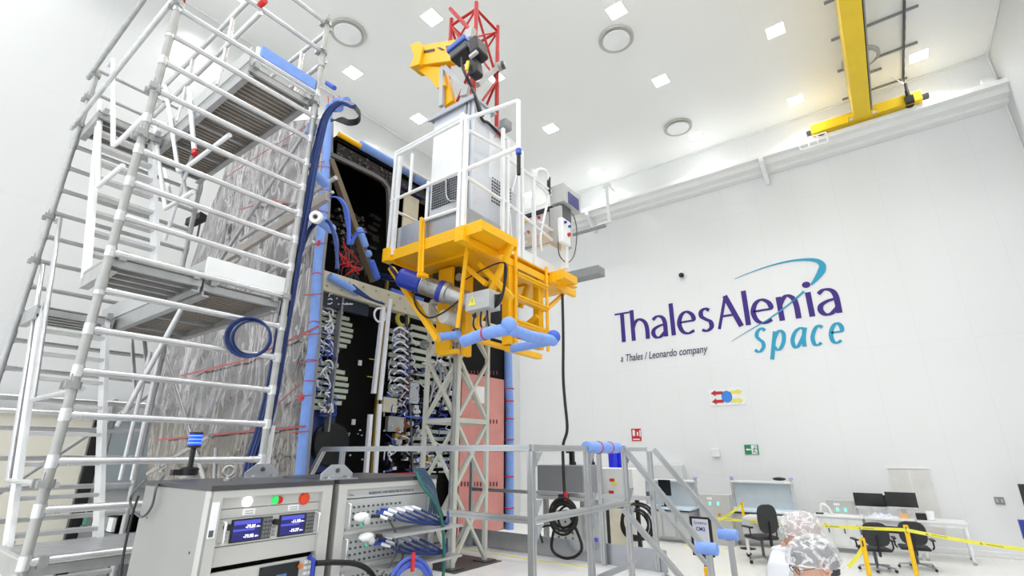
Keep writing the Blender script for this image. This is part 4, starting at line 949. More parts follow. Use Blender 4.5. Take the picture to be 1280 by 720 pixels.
# ---- guard rails
GT, GM, GL = 5.62, 5.1, 4.72
xe = oy(648, 128).x
def gr(a, b_, r=.02, nm='guard_rail'): MB().tube(a, b_, r, 12).build(nm, white, pf)
xa, xb = oy(488, 260).x, oy(575, 220).x
for z in (oy(575, 152).z, oy(575, 152).z+.045): gr((xa, PY0, z-.03), (xb, PY0, z))
gr((xa, PY0, oy(488, 252).z), (xb, PY0, oy(572, 215).z)); gr((xa+.6, PY0, oy(530, 275).z), (xb, PY0, oy(570, 262).z))
gr((xb, PY0, oy(573, 153).z), (xe, PY0, oy(648, 126).z), .024); gr((xb, PY0, oy(583, 212).z), (xe, PY0, oy(648, 184).z), .024)
gr((xe, PY0, oy(648, 126).z), (xe, PY0, oy(648, 186).z), .024, 'guard_post')
p = oy(648, 186); MB().tube((xe, PY0, p.z-.01), (xe, PY0, p.z-.06), .03, 10).build('blue_tape_wrap', foamD, pf)
MB().tube((xe, PY0, p.z-.06), (xe, PY0, p.z-.3), .02, 10).build('black_grip', black, pf)
for x0, yt, yb_ in ((486, 197, 312), (492, 200, 300), (573, 145, 288), (579, 147, 288)):
    a = oy((x0), yb_); x = a.x; MB().bx(x-.022, PY0-.02, 4.3, x+.022, PY0+.02, oy(x0, yt).z).build('guard_post', white, pf)
p = oy(512, 190); MB().tube((p.x, PY0+.05, p.z), (p.x, PY0+.05, oy(511, 238).z), .02, 10).build('guard_post', white, pf)
p = oy(531, 235); MB().tube((p.x, PY0+.05, oy(531, 225).z), (p.x, PY0+.05, oy(529, 275).z), .02, 10).build('guard_post', white, pf)
MB().tube(oy(530, 275), oy(528, 340, 3.48), .016, 8).build('hook_post', yellow, pf)
gr((xa, PY0+.02, oy(488, 252).z-.1), (xa, 4.2, oy(488, 252).z-.1), .018); gr((xa, PY0, GT), (xa, 4.6, GT), .018)
# right side rails (run away from the viewer)
def zz(x, y, xv=PX1): return on(0, xv, x, y)
gr(zz(580, 160), zz(640, 193), .02); gr(zz(583, 221), zz(626, 249), .02); gr(zz(628, 193), zz(690, 240), .02); gr(zz(630, 250), zz(690, 300), .02)
for x, yt, yb_ in ((628, 160, 292), (634, 175, 296), (648, 190, 305), (653, 190, 306), (668, 213, 314)):
    q = zz(x, yb_); zt = zz(x, yt).z; MB().bx(q.x-.02, q.y-.02, 4.36, q.x+.02, q.y+.02, zt).build('guard_post', white, pf)
m = MB().curve([zz(677, 314), zz(676, 292), zz(685, 248), zz(685, 220), zz(679, 212), zz(671, 213), zz(670, 222)], .018, 10, 5); m.build('gate_handle', white, pf)
MB().tube(zz(686, 222), zz(686, 243), .026, 10).build('black_grip', black, pf)
for a, c in (((671, 222), (684, 245)), ((640, 240), (648, 210)), ((636, 250), (640, 305))): gr(zz(*a), zz(*c), .012)
# kick plates
MB().bx(xa, PY0+.03, PT, xb, PY0+.045, PT+.28).build('kick_plate', gal, pf); MB().bx(PX1-.03, PY0+.03, PT, PX1-.015, Yw+.1, PT+.28).build('kick_plate', gal, pf)
MB().bx(PX1-.03, Yw+.1, PT, PX1-.01, 5.9, PT+.14).build('kick_plate', white, pf)
# back rails
for z in (GT, GM): gr((xa, 5.9, z), (PX1, 5.9, z), .018)
for z in (PT+1.25, PT+.7): gr((PX1, 5.0, z-.05), (PX1, 5.9, z-.05), .018)
# ---- machine cabinet
cb = thing('hoist_cabinet', 'tall light grey sheet metal cabinet standing inside the platform guard rails', 'cabinet', (-3.75, 4.0, PT))
cab = mat('cabinet_light', (214, 218, 226), .35, .1, var=.03)
CX0, CX1 = on(1, 3.8, 536, 200).x, on(1, 3.8, 591, 200).x; CZ = on(1, 3.8, 591, 125).z; CX0 += 0.06
MB().bx(CX0, 3.8, PT, CX1, 4.12, CZ).build('body', cab, cb, bevel=.006)
cy1 = on(0, CX1, 650, 165).y
MB().bx(CX1-.32, 4.12, PT, CX1, cy1, CZ-.15).build('side_casing', cab, cb, bevel=.006)
MB().bx(CX0-.06, 3.74, CZ, CX1+.03, 4.2, CZ+.03).bx(CX0-.06, 3.74, CZ-.03, CX1+.03, 3.76, CZ+.03).build('cap', mat('cap_grey', (170, 174, 184), .35, .2), cb)
for x in (CX1-.12, CX1-.06): MB().bx(x-.02, 3.77, PT, x+.01, 3.8, CZ).build('corner_profile', gal, cb)
m = MB().bx(CX0+.02, 3.79, CZ-1.0, CX1-.2, 3.8, CZ-.14); m.build('document_sheets', white, cb); MB().bx(CX1, 4.1, CZ-.95, CX1+.006, cy1-.05, CZ-.3).build('document_sheets', white, cb)
m = MB()
for i in range(11):
    for j in range(12): m.bx(CX0+.05+j*.035, 3.785, PT+.55+i*.035, CX0+.07+j*.035, 3.8, PT+.57+i*.035)
m.build('vent_holes', steelD, cb)
m = MB()
for i in range(8):
    for j in range(9): m.bx(CX1, 4.16+j*.045, PT+.62+i*.045, CX1+.008, 4.185+j*.045, PT+.64+i*.045)
m.build('vent_holes', steelD, cb)
m = MB()
for i in range(10): m.bx(CX0+.1+i*.04, 3.79, CZ-.2, CX0+.12+i*.04, 3.795, CZ-.185)
m.build('heading_marks', mat('mark_dark', (120, 90, 100), .5), cb)
m = MB().curve([(CX0+.3, 3.77, PT+.9), (CX0+.34, 3.76, PT+.6), (CX0+.5, 3.76, PT+.52), (CX1-.08, 3.76, PT+.62)], .012, 6); m.build('chain', steel, cb)
m = MB().curve([on(0, CX1+.03, 583, 95), on(0, CX1+.03, 592, 115), on(0, CX1+.03, 602, 148), on(0, CX1+.03, 612, 155), on(0, CX1+.03, 632, 176)], .02, 8); m.build('black_conduit', black, cb)
p = on(0, CX1+.1, 632, 157); MB().obox(p, (.12, 0, 0), (0, .14, 0), (0, 0, .14)).build('sensor_head', greyM, cb, bevel=.02); MB().tube(p, p+Vector((-.15, 0, .02)), .02, 8).build('sensor_stem', steel, cb)
m = MB()
for k in range(4): m.bar(on(0, CX1+.05, 618+k*4, 172), on(0, CX1+.05, 624+k*3, 162), .006)
m.build('red_ties', redtape, cb)
# ---- jib hoist on the mast head
jb = thing('jib_hoist', 'yellow jib arm with blue and black electric chain hoist at the mast head', 'hoist', (-4.1, 3.95, 6.6))
def oj(x, y, yv=3.95): return on(1, yv, x, y)
# arm: tapered box
A = [oj(517, 58), oj(588, 46), oj(588, 60), oj(562, 76), oj(517, 82)]
MB().prism(A, (0, .12, 0)).build('jib_arm', yellow, jb, bevel=.008)
MB().prism([oj(512, 56, 3.9), oj(524, 52, 3.9), oj(528, 60, 3.9), oj(524, 80, 3.9), oj(512, 84, 3.9), oj(517, 70, 3.9)], (0, .25, 0)).build('jib_head', yellow, jb, bevel=.006)
MB().prism([oj(513, 80, 4.0), oj(528, 82, 4.0), oj(552, 84, 4.0), oj(556, 106, 4.0), oj(546, 110, 4.0), oj(537, 98, 4.0)], (0, .08, 0)).build('gusset', yellow, jb)
MB().prism([oj(536, 76, 4.06), oj(552, 74, 4.06), oj(566, 125, 4.06), oj(556, 132, 4.06)], (0, .08, 0)).build('arm_post', yellow, jb)
m = MB().prism([oj(525, 64, 3.94), oj(543, 60.5, 3.94), oj(543, 63.5, 3.94), oj(525, 67, 3.94)], (0, .005, 0)).prism([oj(546, 59.5, 3.94), oj(550, 59, 3.94), oj(556, 62, 3.94), oj(552, 62.5, 3.94)], (0, .005, 0)).prism([oj(557, 57.5, 3.94), oj(564, 56, 3.94), oj(560, 60, 3.94), oj(558, 60, 3.94)], (0, .005, 0)); m.build('arm_marking', black, jb)
MB().obox(oj(588, 44), (.12, 0, 0), (0, .1, 0), (.02, 0, .16)).build('end_block', grey, jb, bevel=.005)
a, b_ = oj(566, 70, 3.8), oj(586, 54, 3.8)
dd = (b_-a).normalized(); up = Vector((-dd.z, 0, dd.x)); c = (a+b_)/2
MB().obox(c+up*.03, dd*(a-b_).length*1.15, (0, .22, 0), up*.09).build('hoist_cover', mat('hoist_blue', (48, 86, 176), .35), jb, bevel=.02, label='blue hoist cover')
MB().obox(oj(598, 62, 3.8), dd*.14, (0, .24, 0), up*.26).build('hoist_motor', black, jb, bevel=.03); MB().obox(c-up*.1+dd*.02, dd*.3, (0, .2, 0), up*.15).build('hoist_body', mat('hoist_dark', (30, 32, 36), .35), jb, bevel=.03)
MB().obox(oj(594, 86, 3.8), (.15, 0, 0), (0, .16, 0), (-.04, 0, .28)).build('chain_bag', black, jb, bevel=.04)
MB().obox(oj(592, 68, 3.7), dd*.12, (0, .04, 0), up*.04).build('hoist_plate', grey, jb)
MB().path([oj(585, 77, 3.68), oj(584, 84, 3.68), oj(583, 88, 3.68)], .022, 8).build('yellow_hook', tape, jb)
MB().curve([oj(577, 72, 3.7), oj(578, 85, 3.7), oj(586, 103, 3.7), oj(594, 118, 3.7), oj(604, 145, 3.7)], .014, 6).build('hoist_cable', black, jb)
for a, c, w in (((556, 84), (583, 112), .07), ((553, 84), (552, 133), .07), ((583, 108), (580, 120), .12)): MB().bar(oj(*a, 4.02), oj(*c, 4.02), w, .05, up=(0, 1, 0)).build('white_bracket', grey, jb)
p = on(0, -3.75, 597, 106); q = on(0, -3.75, 622, 84)
t = thing('mast_beacon', 'grey swivel sensor head on an arm beside the red mast', 'sensor', q)
MB().bar(p, q, .07).build('arm', grey, t); MB().lathe([(0, -.07), (.07, -.07), (.07, .07), (0, .07)], q, (1, .3, .1), 16).build('head', steel, t); MB().lathe([(.0, .071), (.06, .071), (.06, .12), (0, .12)], q, (1, .3, .1), 16).build('lens', steelD, t)
# ---- control panel & pendant at the far wing
cpn = thing('control_station', 'grey control box station with pendant at the far end of the platform', 'control box', on(0, -3.0, 700, 300))
def oc(x, y, d=0): return on(1, 6.0+d, x, y)
a = oc(688, 252); b_ = oc(703, 224)
def cbox(x0, y0, x1, y1, yv, dep, nm, mt, par, bev=.006):
    p, q = on(1, yv, x0, y1), on(1, yv, x1, y0); MB().bx(p.x, yv, p.z, q.x, yv+dep, q.z).build(nm, mt, par, bevel=bev); return p, q
yv = 5.35
cbox(688, 228, 704, 256, yv, .5, 'housing', grey, cpn); p, q = cbox(688, 256, 701, 306, yv+.02, .3, 'switch_box', grey, cpn)
xs_ = q.x
# right faces (looking +X) carry the label and the buttons
h0 = on(1, yv, 704, 228).x
MB().bx(h0, yv+.12, on(0, h0, 708, 252).z, h0+.008, yv+.42, on(0, h0, 708, 238).z).build('brand_plate', mat('plate_indigo', (60, 62, 130), .4), cpn)
MB().bx(xs_, yv+.06, on(0, xs_, 704, 272).z, xs_+.01, yv+.28, on(0, xs_, 704, 256).z).build('display', greyD, cpn)
pd = on(0, xs_+.02, 703, 285); MB().bx(xs_, pd.y-.1, pd.z-.25, xs_+.08, pd.y+.12, pd.z+.12).build('pendant', white, cpn, bevel=.02)
for dy, dz, mt, r in ((-.04, .05, blu, .018), (.07, .03, blu, .018), (.05, -.1, redcap, .028)):
    c = Vector((xs_+.08, pd.y+dy, pd.z+dz)); MB().tube(c, c+Vector((.03, 0, 0)), r, 14).build('button', mt, cpn)
m = MB().curve([on(0, xs_, 709, 265), on(0, xs_, 717, 270), on(0, xs_, 721, 290), on(0, xs_, 718, 318), on(0, xs_, 709, 328), on(0, xs_, 699, 318), on(0, xs_, 698, 295)], .008, 6); m.build('pendant_lead', steelD, cpn)
MB().bar(on(1, yv+.1, 706, 296), on(1, yv+.1, 706, 336), .08, .06).build('stand', white, cpn); MB().bar(on(1, yv+.2, 710, 290), on(1, yv+.2, 710, 312), .04).build('stand_plate', greyM, cpn)
p, q = on(1, yv+.1, 655, 300), on(1, yv+.1, 692, 262)
t = thing('switch_cabinet', 'grey switch cabinet with coloured push buttons behind the white rails', 'control box', (p.x, yv, p.z))
MB().bx(p.x, yv+.1, p.z, q.x-.08, yv+.4, q.z).build('housing', cab, t, bevel=.008)
MB().bx(p.x-.1, yv+.08, q.z, q.x-.02, yv+.42, q.z+.06).build('black_top', black, t)
for x, y, mt in ((657, 277, tape), (662, 276, tape), (655, 292, black), (661, 290, orange), (674, 272, redcap), (678, 284, whitewire), (673, 285, blu)):
    c = on(1, yv+.1, x, y); MB().tube(c, c+Vector((0, -.025, 0)), .022, 12).build('push_button', mt, t)
# long black cable hanging from the wing to the rail
P = [on(1, 5.2, x, y) for x, y in ((703, 368), (704, 420), (704, 470), (706, 500), (709, 536), (704, 556), (704, 580), (706, 620))]
MB().curve(P, .018, 8).build('hanging_cable', black, label='single black cable hanging straight down from the yellow wing', cat='cable')
c = on(1, 5.2, 708, 645); m = MB()
for k in range(6): m.torus(c+Vector((random.uniform(-.03, .03), -.02*k, random.uniform(-.03, .03))), .125+.008*k, .013, Vector((.1*(k-2)*.3, -1, .1)), 34, 7)
m.curve([c+Vector((-.15, 0, -.1)), c+Vector((-.2, 0, -.35)), c+Vector((0, 0, -.42)), c+Vector((.18, 0, -.3)), c+Vector((.05, 0, .0))], .016, 7).curve([c+Vector((-.12, 0, -.1)), c+Vector((-.35, 0, -.15)), c+Vector((-.32, 0, -.3))], .012, 6)
m.build('cable_coil', rubber, label='loose coil of thick black cable hanging on the far rail', cat='coil')
MB().bx(c.x-.1, 5.2, c.z+.18, c.x+.02, 5.24, c.z+.22).build('cable_clip', black, label='black clip holding the coil on the rail', cat='clip')
MB().bar(c+Vector((.02, -.03, .25)), c+Vector((.02, -.03, .14)), .03).build('red_strap', redtape, label='red strap around the black cable coil', cat='strap')
# ================================================================== ALUMINIUM PROFILE GUARD RAIL AND STAIR
g = thing('guard_railing', 'aluminium profile guard railing with handrails down the steps', 'railing', (-2.15, 4.2, DZ))
def prof_bar(a, b_, nm, w=.045, par=g):
    a, b_ = Vector(a), Vector(b_); m = MB(); d = (b_-a).normalized(); u = Vector((0, 0, 1)) if abs(d.z) < .9 else Vector((0, 1, 0)); s = d.cross(u).normalized(); u = s.cross(d)
    for i in (-1, 1):
        for j in (-1, 1): m.bar(a+s*i*w*.31+u*j*w*.31, b_+s*i*w*.31+u*j*w*.31, w*.38, w*.38, up=u)
    m.bar(a, b_, w*.74, w*.74, up=u); return m.build(nm, prof, par)
RX, RYN, RYF, RT, RM = -2.15, 3.14, 5.32, 2.135, 1.65
for (x, y, z0) in ((RX, RYN, .3), (RX, 3.98, .3), (RX, 4.74, .3), (RX, 5.38, .3), (-2.72, RYF, .97)): prof_bar((x, y, z0), (x, y, RT-.02), 'post')
prof_bar((-4.72, RYN, RT), (RX, RYN, RT), 'top_rail'); prof_bar((-4.4, RYN, RM), (RX, RYN, RM), 'mid_rail')
prof_bar((RX, RYN, RT), (RX, 4.74, RT), 'top_rail'); prof_bar((RX, RYN, RM), (RX, 4.74, RM), 'mid_rail')
prof_bar((-4.6, RYF, RT), (RX, RYF, RT), 'top_rail', .04); prof_bar((-4.6, RYF, RM), (RX, RYF, RM), 'mid_rail', .04)
prof_bar((-4.6, RYF, .97), (-4.6, RYF, RT), 'post'); prof_bar((-4.4, RYN, .97), (-4.4, RYN, RT), 'post', .04)
prof_bar((-4.72, RYN, RT), (-4.82, RYN-.12, 1.75), 'rail_return')
for z in (RT-.08, RM-.08, RM+.08):
    for y in (RYN, 3.98, 4.74): MB().prism([(RX+.02, y+.02, z-.05), (RX+.02, y+.02, z+.05), (RX+.02, y+.1, z+.05), (RX+.02, y+.06, z-.0)], (.012, 0, 0)).build('corner_plate', gal, g)
# stair handrails: descend towards +X
def st(x, y, yv): return on(1, yv, x, y)
for yv, top, bot, low0, low1, xb_ in ((4.74, (781, 562), (886, 690), (779, 636), (860, 732), 886), (5.38, (817, 562), (912, 672), None, None, 912)):
    a, b_ = st(*top, yv), st(*bot, yv); prof_bar(a, b_, 'handrail'); 
    prof_bar(b_, (b_.x+.02, yv, .05), 'newel_post')
    if low0: a2, b2 = st(*low0, yv), st(*low1, yv); prof_bar(a2, b2, 'knee_rail')
    else: prof_bar(st(822, 632, yv), st(884, 706, yv), 'knee_rail', .035)
    MB().ball(b_+Vector((-.01, 0, .02)), .06, sc=(1.1, .8, .8)).build('end_foam', foamD, g, label='blue foam cap on the handrail end'); MB().tube(b_+Vector((-.09, -.02, .03)), b_+Vector((.08, -.02, .03)), .048, 10).build('end_foam', foam, g)
    n = 4
    xs0 = RX+.05
    for k in range(n):
        if yv > 5: break
        x = xs0+.28*k+.1; z = DZ-.2*(k+1); MB().bx(x, 4.78, z-.03, x+.28, 5.34, z).build('step', alud, g)
for yv in (4.76, 5.36): MB().bar((RX+.02, yv, DZ-.05), (RX+1.25, yv, .05), .03, .16).build('stringer', prof, g)
c = Vector((RX, 4.3, RT+.015)); MB().tube((RX, 3.98, RT+.01), (RX, 4.6, RT+.01), .05, 10).build('rail_foam', foam, g, label='blue foam sleeve tied on the top rail', bevel=0)
for y in (4.2, 4.42): MB().torus((RX, y, RT+.01), .052, .005, Y1, 16, 5).build('red_tie', redtape, g)
prof_bar(st(749, 722, 4.1), st(790, 705, 4.1), 'lower_rail'); 
# ================================================================== TEST RACKS
RXF, RXB, RZ = -2.38, -3.1, 1.965
def rx(x, y, d=0): return on(0, RXF+d, x, y)
y0 = rx(265, 610).y; y1 = rx(417, 604).y; y2 = rx(425, 604).y; y3 = rx(546, 598).y
def rack(nm, lb, ya, yb):
    t = thing(nm, lb, 'equipment rack', ((RXF+RXB)/2, (ya+yb)/2, 0)); w = .055
    m = MB().bx(RXB, ya, .05, RXF, ya+.015, RZ-.02).bx(RXB, yb-.015, .05, RXF, yb, RZ-.02).bx(RXB, ya, .05, RXB+.015, yb, RZ-.02).bx(RXB, ya, .05, RXF, yb, .1); m.build('side_panel', racks, t, bevel=.004)
    m = MB().bx(RXF-.05, ya, .05, RXF, ya+w, RZ-.02).bx(RXF-.05, yb-w, .05, RXF, yb, RZ-.02).bx(RXF-.05, ya, RZ-.052, RXF, yb, RZ-.02); m.build('front_frame', rackc, t, bevel=.004)
    MB().bx(RXB-.0, ya-.002, RZ-.02, RXF+.004, yb+.002, RZ).build('top_cover', toprack, t)
    for y in (ya+.08, yb-.08):
        for x in (RXB+.08, RXF-.08): MB().tube((x, y-.015, .025), (x, y+.015, .025), .025, 12).build('castor', black, t)
    return t, w
r1, w = rack('instrument_rack', 'grey instrument rack with twin blue displays and indicator lamps', y0, y1)
r2, w = rack('patch_rack', 'grey patch rack full of blue plugs and cables beside the instrument rack', y2, y3)
ya, yb = y0+w, y1-w
def face(par, nm, z0, z1, mt, d=-.02, t=.02, yy=None, bev=.002):
    q = yy or (ya, yb); return MB().bx(RXF+d-t, q[0], z0, RXF+d, q[1], z1).build(nm, mt, par, bevel=bev)
Z = lambda x, y: rx(x, y).z
zt = RZ-.09; zA = Z(276, 640); zB = Z(276, 653); zC = Z(276, 672); zD = Z(276, 712)
zc1 = 1.83; zc2 = 1.80
face(r1, 'lamp_panel', 1.868, 1.915, rackc); face(r1, 'label_panel', 1.828, 1.865, rackc, -.022)
face(r1, 'meter_chassis', 1.72, 1.826, mat('meter_grey', (196, 196, 192), .4), -.02); face(r1, 'blank_panel', 1.642, 1.717, rackc, -.02); 
MB().bx(RXB+.02, ya, .1, RXF-.06, yb, 1.7).build('rack_interior', blackp, r1)
face(r1, 'lower_instrument', 1.45, 1.622, mat('meter_grey2', (190, 190, 186), .4), -.012); face(r1, 'blank_panel', .2, 1.44, rackc, -.02)
for x, y, mt, r, nm in ((309, 627, mat('lamp_white', (250, 250, 255), .3, emit=1.5), .019, 'indicator_lamp'), (344, 625, mat('lamp_green', (30, 190, 90), .3, emit=.6), .015, 'push_button'), (349, 625, redcap, .014, 'push_button'), (380, 623, mat('button_orange', (222, 66, 30), .35), .024, 'emergency_stop')):
    c = rx(x, y, -.02); MB().lathe([(r*1.2, 0), (r*1.2, .004), (r, .005), (r, .01), (0, .013)], c, X1, 18).build(nm, mt, r1)
for (xa_, xb2) in ((285, 322), (345, 378)):
    p, q = rx(xa_+4, 652, -.018), rx(xb2-1, 675, -.018)
for k, (ca, cb_) in enumerate(((288, 325), (347, 379))):
    p0 = rx(ca, 662, -.019).y; p1 = rx(cb_, 662, -.019).y; zt_, zb_ = 1.821, 1.728
    MB().bx(RXF-.02, p0, zb_, RXF-.012, p1, zt_).build('display_bezel', black, r1, bevel=.002)
    scr = mat('display_blue', (36, 36, 112), .2, var=.1, emit=.12); MB().bx(RXF-.013, p0+.006, zb_+.006, RXF-.010, p1-.006, zt_-.006).build('display', scr, r1, label='blue lit display')
    m = MB(); dw = p1-p0
    MB().bx(RXF-.0105, p0+.008, zt_-.022, RXF-.0095, p1-.008, zt_-.006).bx(RXF-.0105, p0+.008, zb_+.044, RXF-.0095, p1-.03, zb_+.053).build('display_band', mat('band_violet', (80, 84, 200), .3, emit=.15), r1)
    tx = ('-79.81', '-79.95') if k == 0 else ('-11.90', '-19.77')
    m.text(tx[0], (RXF-.009, p0+dw*.45, zb_+.055), Y1, Z1, .018, bold=.0006).text(tx[1], (RXF-.009, p0+dw*.42, zb_+.016), Y1, Z1, .018, bold=.0006).text('dBm', (RXF-.009, p1-.025, zb_+.055), Y1, Z1, .01).text('dBm', (RXF-.009, p1-.028, zb_+.016), Y1, Z1, .01)
    m.build('digits', mat('digit_white', (240, 240, 255), .3, emit=1), r1)
    MB().bx(RXF-.02, p1+.004, zb_, RXF-.014, p1+.05, zt_).build('keypad', greyD, r1)
    m = MB()
    for i in range(5):
        for j in range(3): m.bx(RXF-.014, p1+.009+j*.014, zb_+.008+i*.017, RXF-.010, p1+.018+j*.014, zb_+.017+i*.017)
    m.build('keys', mat('key_grey', (120, 122, 122), .5), r1)
    c = Vector((RXF-.02, p0-.02, 1.795)); MB().tube(c, c+Vector((.03, 0, 0)), .013, 14).build('knob', black, r1)
    for z in (1.767, 1.75, 1.735): MB().bx(RXF-.02, p0-.026, z, RXF-.015, p0-.014, z+.01).build('soft_key', greyM, r1)
for y in (ya+.02, yb-.02):
    MB().path([(RXF-.02, y, 1.73), (RXF+.02, y, 1.735), (RXF+.02, y, 1.815), (RXF-.02, y, 1.82)], .006, 8).build('rack_handle', alu, r1)
for x_ in (311, 366):
    c = rx(x_, 640, -.021); MB().bx(RXF-.022, c.y-.028, 1.836, RXF-.020, c.y+.028, 1.86).build('label_tag', white, r1)
    MB().text('CH A', (RXF-.019, c.y-.018, 1.772), Y1, Z1, .011).build('tag_text', greyD, r1) if False else None
    m = MB()
    for k in range(2): m.bx(RXF-.0195, c.y-.018, 1.841+k*.009, RXF-.0192, c.y+.02, 1.844+k*.009)
    m.build('tag_lines', greyM, r1)
MB().bx(RXF, y0+.012, 1.76, RXF+.002, y0+.043, 1.9).build('side_label', white, r1); MB().bx(RXF+.002, y0+.018, 1.765, RXF+.003, y0+.036, 1.79).build('side_label_mark', greyD, r1)
p = rx(330, 712, -.01); MB().bx(RXF-.012, p.y-.02, 1.5, RXF-.006, p.y+.17, 1.612).build('display', screen, r1); MB().bx(RXF-.006, p.y+.06, 1.51, RXF-.004, p.y+.11, 1.57).build('display_trace', mat('trace_blue', (60, 100, 150), .3, emit=.2), r1)
m = MB()
for i in range(4):
    for j in range(5): m.bx(RXF-.012, p.y+.2+j*.022, 1.595-i*.024, RXF-.006, p.y+.215+j*.022, 1.608-i*.024)
m.build('keys', white, r1)
c = rx(386, 716, -.01); MB().tube((RXF-.01, yb-.08, 1.59), (RXF+.01, yb-.08, 1.59), .01, 12).build('orange_key', orange, r1)
MB().path([(RXF-.01, yb-.03, 1.5), (RXF+.03, yb-.03, 1.51), (RXF+.03, yb-.03, 1.61), (RXF-.01, yb-.03, 1.62)], .012, 8).build('blue_handle', blu, r1)
for x_, z_ in ((RXF-.1, 1.7), (RXB+.1, 1.8)): MB().tube((x_, y0-.001, z_), (x_, y0+.004, z_), .006, 8).build('side_screw', black, r1)
# patch rack faces
pa, pb = y2+w, y3-w
def f2(nm, z0, z1, mt, d=-.02): return MB().bx(RXF+d-.02, pa, z0, RXF+d, pb, z1).build(nm, mt, r2, bevel=.002)
f2('title_strip', 1.868, 1.912, mat('patch_grey', (190, 192, 192), .4, .1), -.018)
m = MB().text('BASEBAND AND REPEATER RF STAND AI', (RXF-.017, pa+.15, 1.882), Y1, Z1, .018, bold=.0004).text('Ticra', (RXF-.017, pa+.02, 1.88), Y1, Z1, .016); m.build('title_text', greyD, r2)
for k, (z0, z1) in enumerate(((1.70, 1.863), (1.535, 1.694), (1.37, 1.53), (1.2, 1.365))):
    f2('patch_panel', z0, z1, mat('patch_grey', (190, 192, 192), .4, .1)); m = MB()
    for r in range(4):
        for j in range(11): c = Vector((RXF-.02, pa+.06+j*.032, z1-.04-r*.03)); m.tube(c, c+Vector((.008, 0, 0)), .006, 6)
    m.build('socket_pattern', greyD, r2)
    MB().path([(RXF-.02, pa+.012, z0+.02), (RXF+.02, pa+.012, z0+.025), (RXF+.02, pa+.012, z1-.02), (RXF-.02, pa+.012, z1-.015)], .006, 8).build('rack_handle', alu, r2)
    if k < 3: MB().path([(RXF-.02, pb-.012, z0+.02), (RXF+.02, pb-.012, z0+.025), (RXF+.02, pb-.012, z1-.02), (RXF-.02, pb-.012, z1-.015)], .006, 8).build('rack_handle', alu, r2)
    MB().bx(RXF-.02, pa, z0-.004, RXF-.004, pb, z0+.012).build('divider', rackc, r2)
    MB().text('Cassion', (RXF-.019, pa+.06, z1-.02), Y1, Z1, .012).build('panel_text', greyM, r2) if False else None
MB().bx(RXF, pa+.2, 1.672, RXF+.16, y3+.08, 1.684).build('cable_shelf', alud, r2); MB().bx(RXF, pa+.2, 1.51, RXF+.16, y3+.08, 1.522).build('cable_shelf', alud, r2)
MB().bx(RXB+.02, pa, .1, RXF-.05, pb, 1.0).build('rack_interior', blackp, r2)
# lifting brackets and eye bolts, beacon lamp
for i, (x, y, lb) in enumerate(((327, 592, 'grey steel lifting bracket on the instrument rack, left one'), (421, 594, 'grey steel lifting bracket bridging both racks'))):
    c = on(2, RZ, x, y+5)
    if i == 0:
        t = thing('lifting_bracket', lb, 'bracket', c, 'lifting brackets'); L0 = t; dvec = Vector((0, 1, 0))
        MB().prism([c+Vector((0, -.1, 0)), c+Vector((0, .1, 0)), c+Vector((0, .1, .03)), c+Vector((0, .04, .075)), c+Vector((0, -.04, .075)), c+Vector((0, -.1, .03))], (-.006, 0, 0)).build('plate', gal, t, bevel=.002)
        MB().bx(c.x-.006, c.y-.1, c.z, c.x+.05, c.y+.1, c.z+.006).build('foot', gal, t); MB().tube(c+Vector((-.01, 0, .045)), c+Vector((.004, 0, .045)), .012, 14).build('hole', steelD, t)
        MB().tube(c+Vector((.02, -.06, .006)), c+Vector((.02, -.06, .016)), .01, 6).tube(c+Vector((.02, .06, .006)), c+Vector((.02, .06, .016)), .01, 6).build('bolts', steel, t)
    else: dup(L0, c, lb)
for i, (x, y, lb) in enumerate(((284, 601, 'shiny steel eye bolt on the rack top nearest the front corner'), (202, 590, 'shiny steel eye bolt on the rack top at the rear left'))):
    c = on(2, RZ, x, y)
    if i == 0:
        t = thing('eye_bolt', lb, 'bolt', c, 'eye bolts'); E0 = t
        MB().torus(c+Vector((0, 0, .045)), .024, .008, (1, -.3, 0), 24, 8).build('ring', steel, t); MB().lathe([(.02, 0), (.02, .008), (.012, .012), (.01, .024)], c, n=16).build('collar', steel, t)
    else: dup(E0, c, lb)
c = on(2, RZ, 235, 597)
t = thing('beacon_lamp', 'black stemmed signal beacon with glowing blue lens on the rack top', 'lamp', c)
MB().lathe([(0, 0), (.055, 0), (.055, .012), (.0, .014)], c, n=24).build('foot', steel, t); MB().lathe([(.045, .012), (.048, .05), (.03, .058), (0, .058)], c, n=20).build('base', black, t); MB().bx(c.x-.02, c.y-.09, c.z+.015, c.x+.02, c.y-.02, c.z+.045).build('plug', black, t)
MB().lathe([(.014, .05), (.014, .16), (.03, .165), (.03, .175)], c, n=16).build('stem', black, t); MB().lathe([(.03, .175), (.034, .178), (.034, .235), (.03, .24)], c, n=20).build('lens', mat('beacon_blue', (24, 60, 230), .15, emit=1.3), t)
m = MB()
for k in range(3): m.torus(c+Vector((0, 0, .19+.02*k)), .034, .002, Z1, 20, 5)
m.build('lens_rings', mat('beacon_ring', (120, 170, 255), .2, emit=1), t); MB().lathe([(.036, .165), (.036, .178)], c, n=20).lathe([(.035, .238), (.035, .25), (0, .252)], c, n=20).build('cap', black, t)
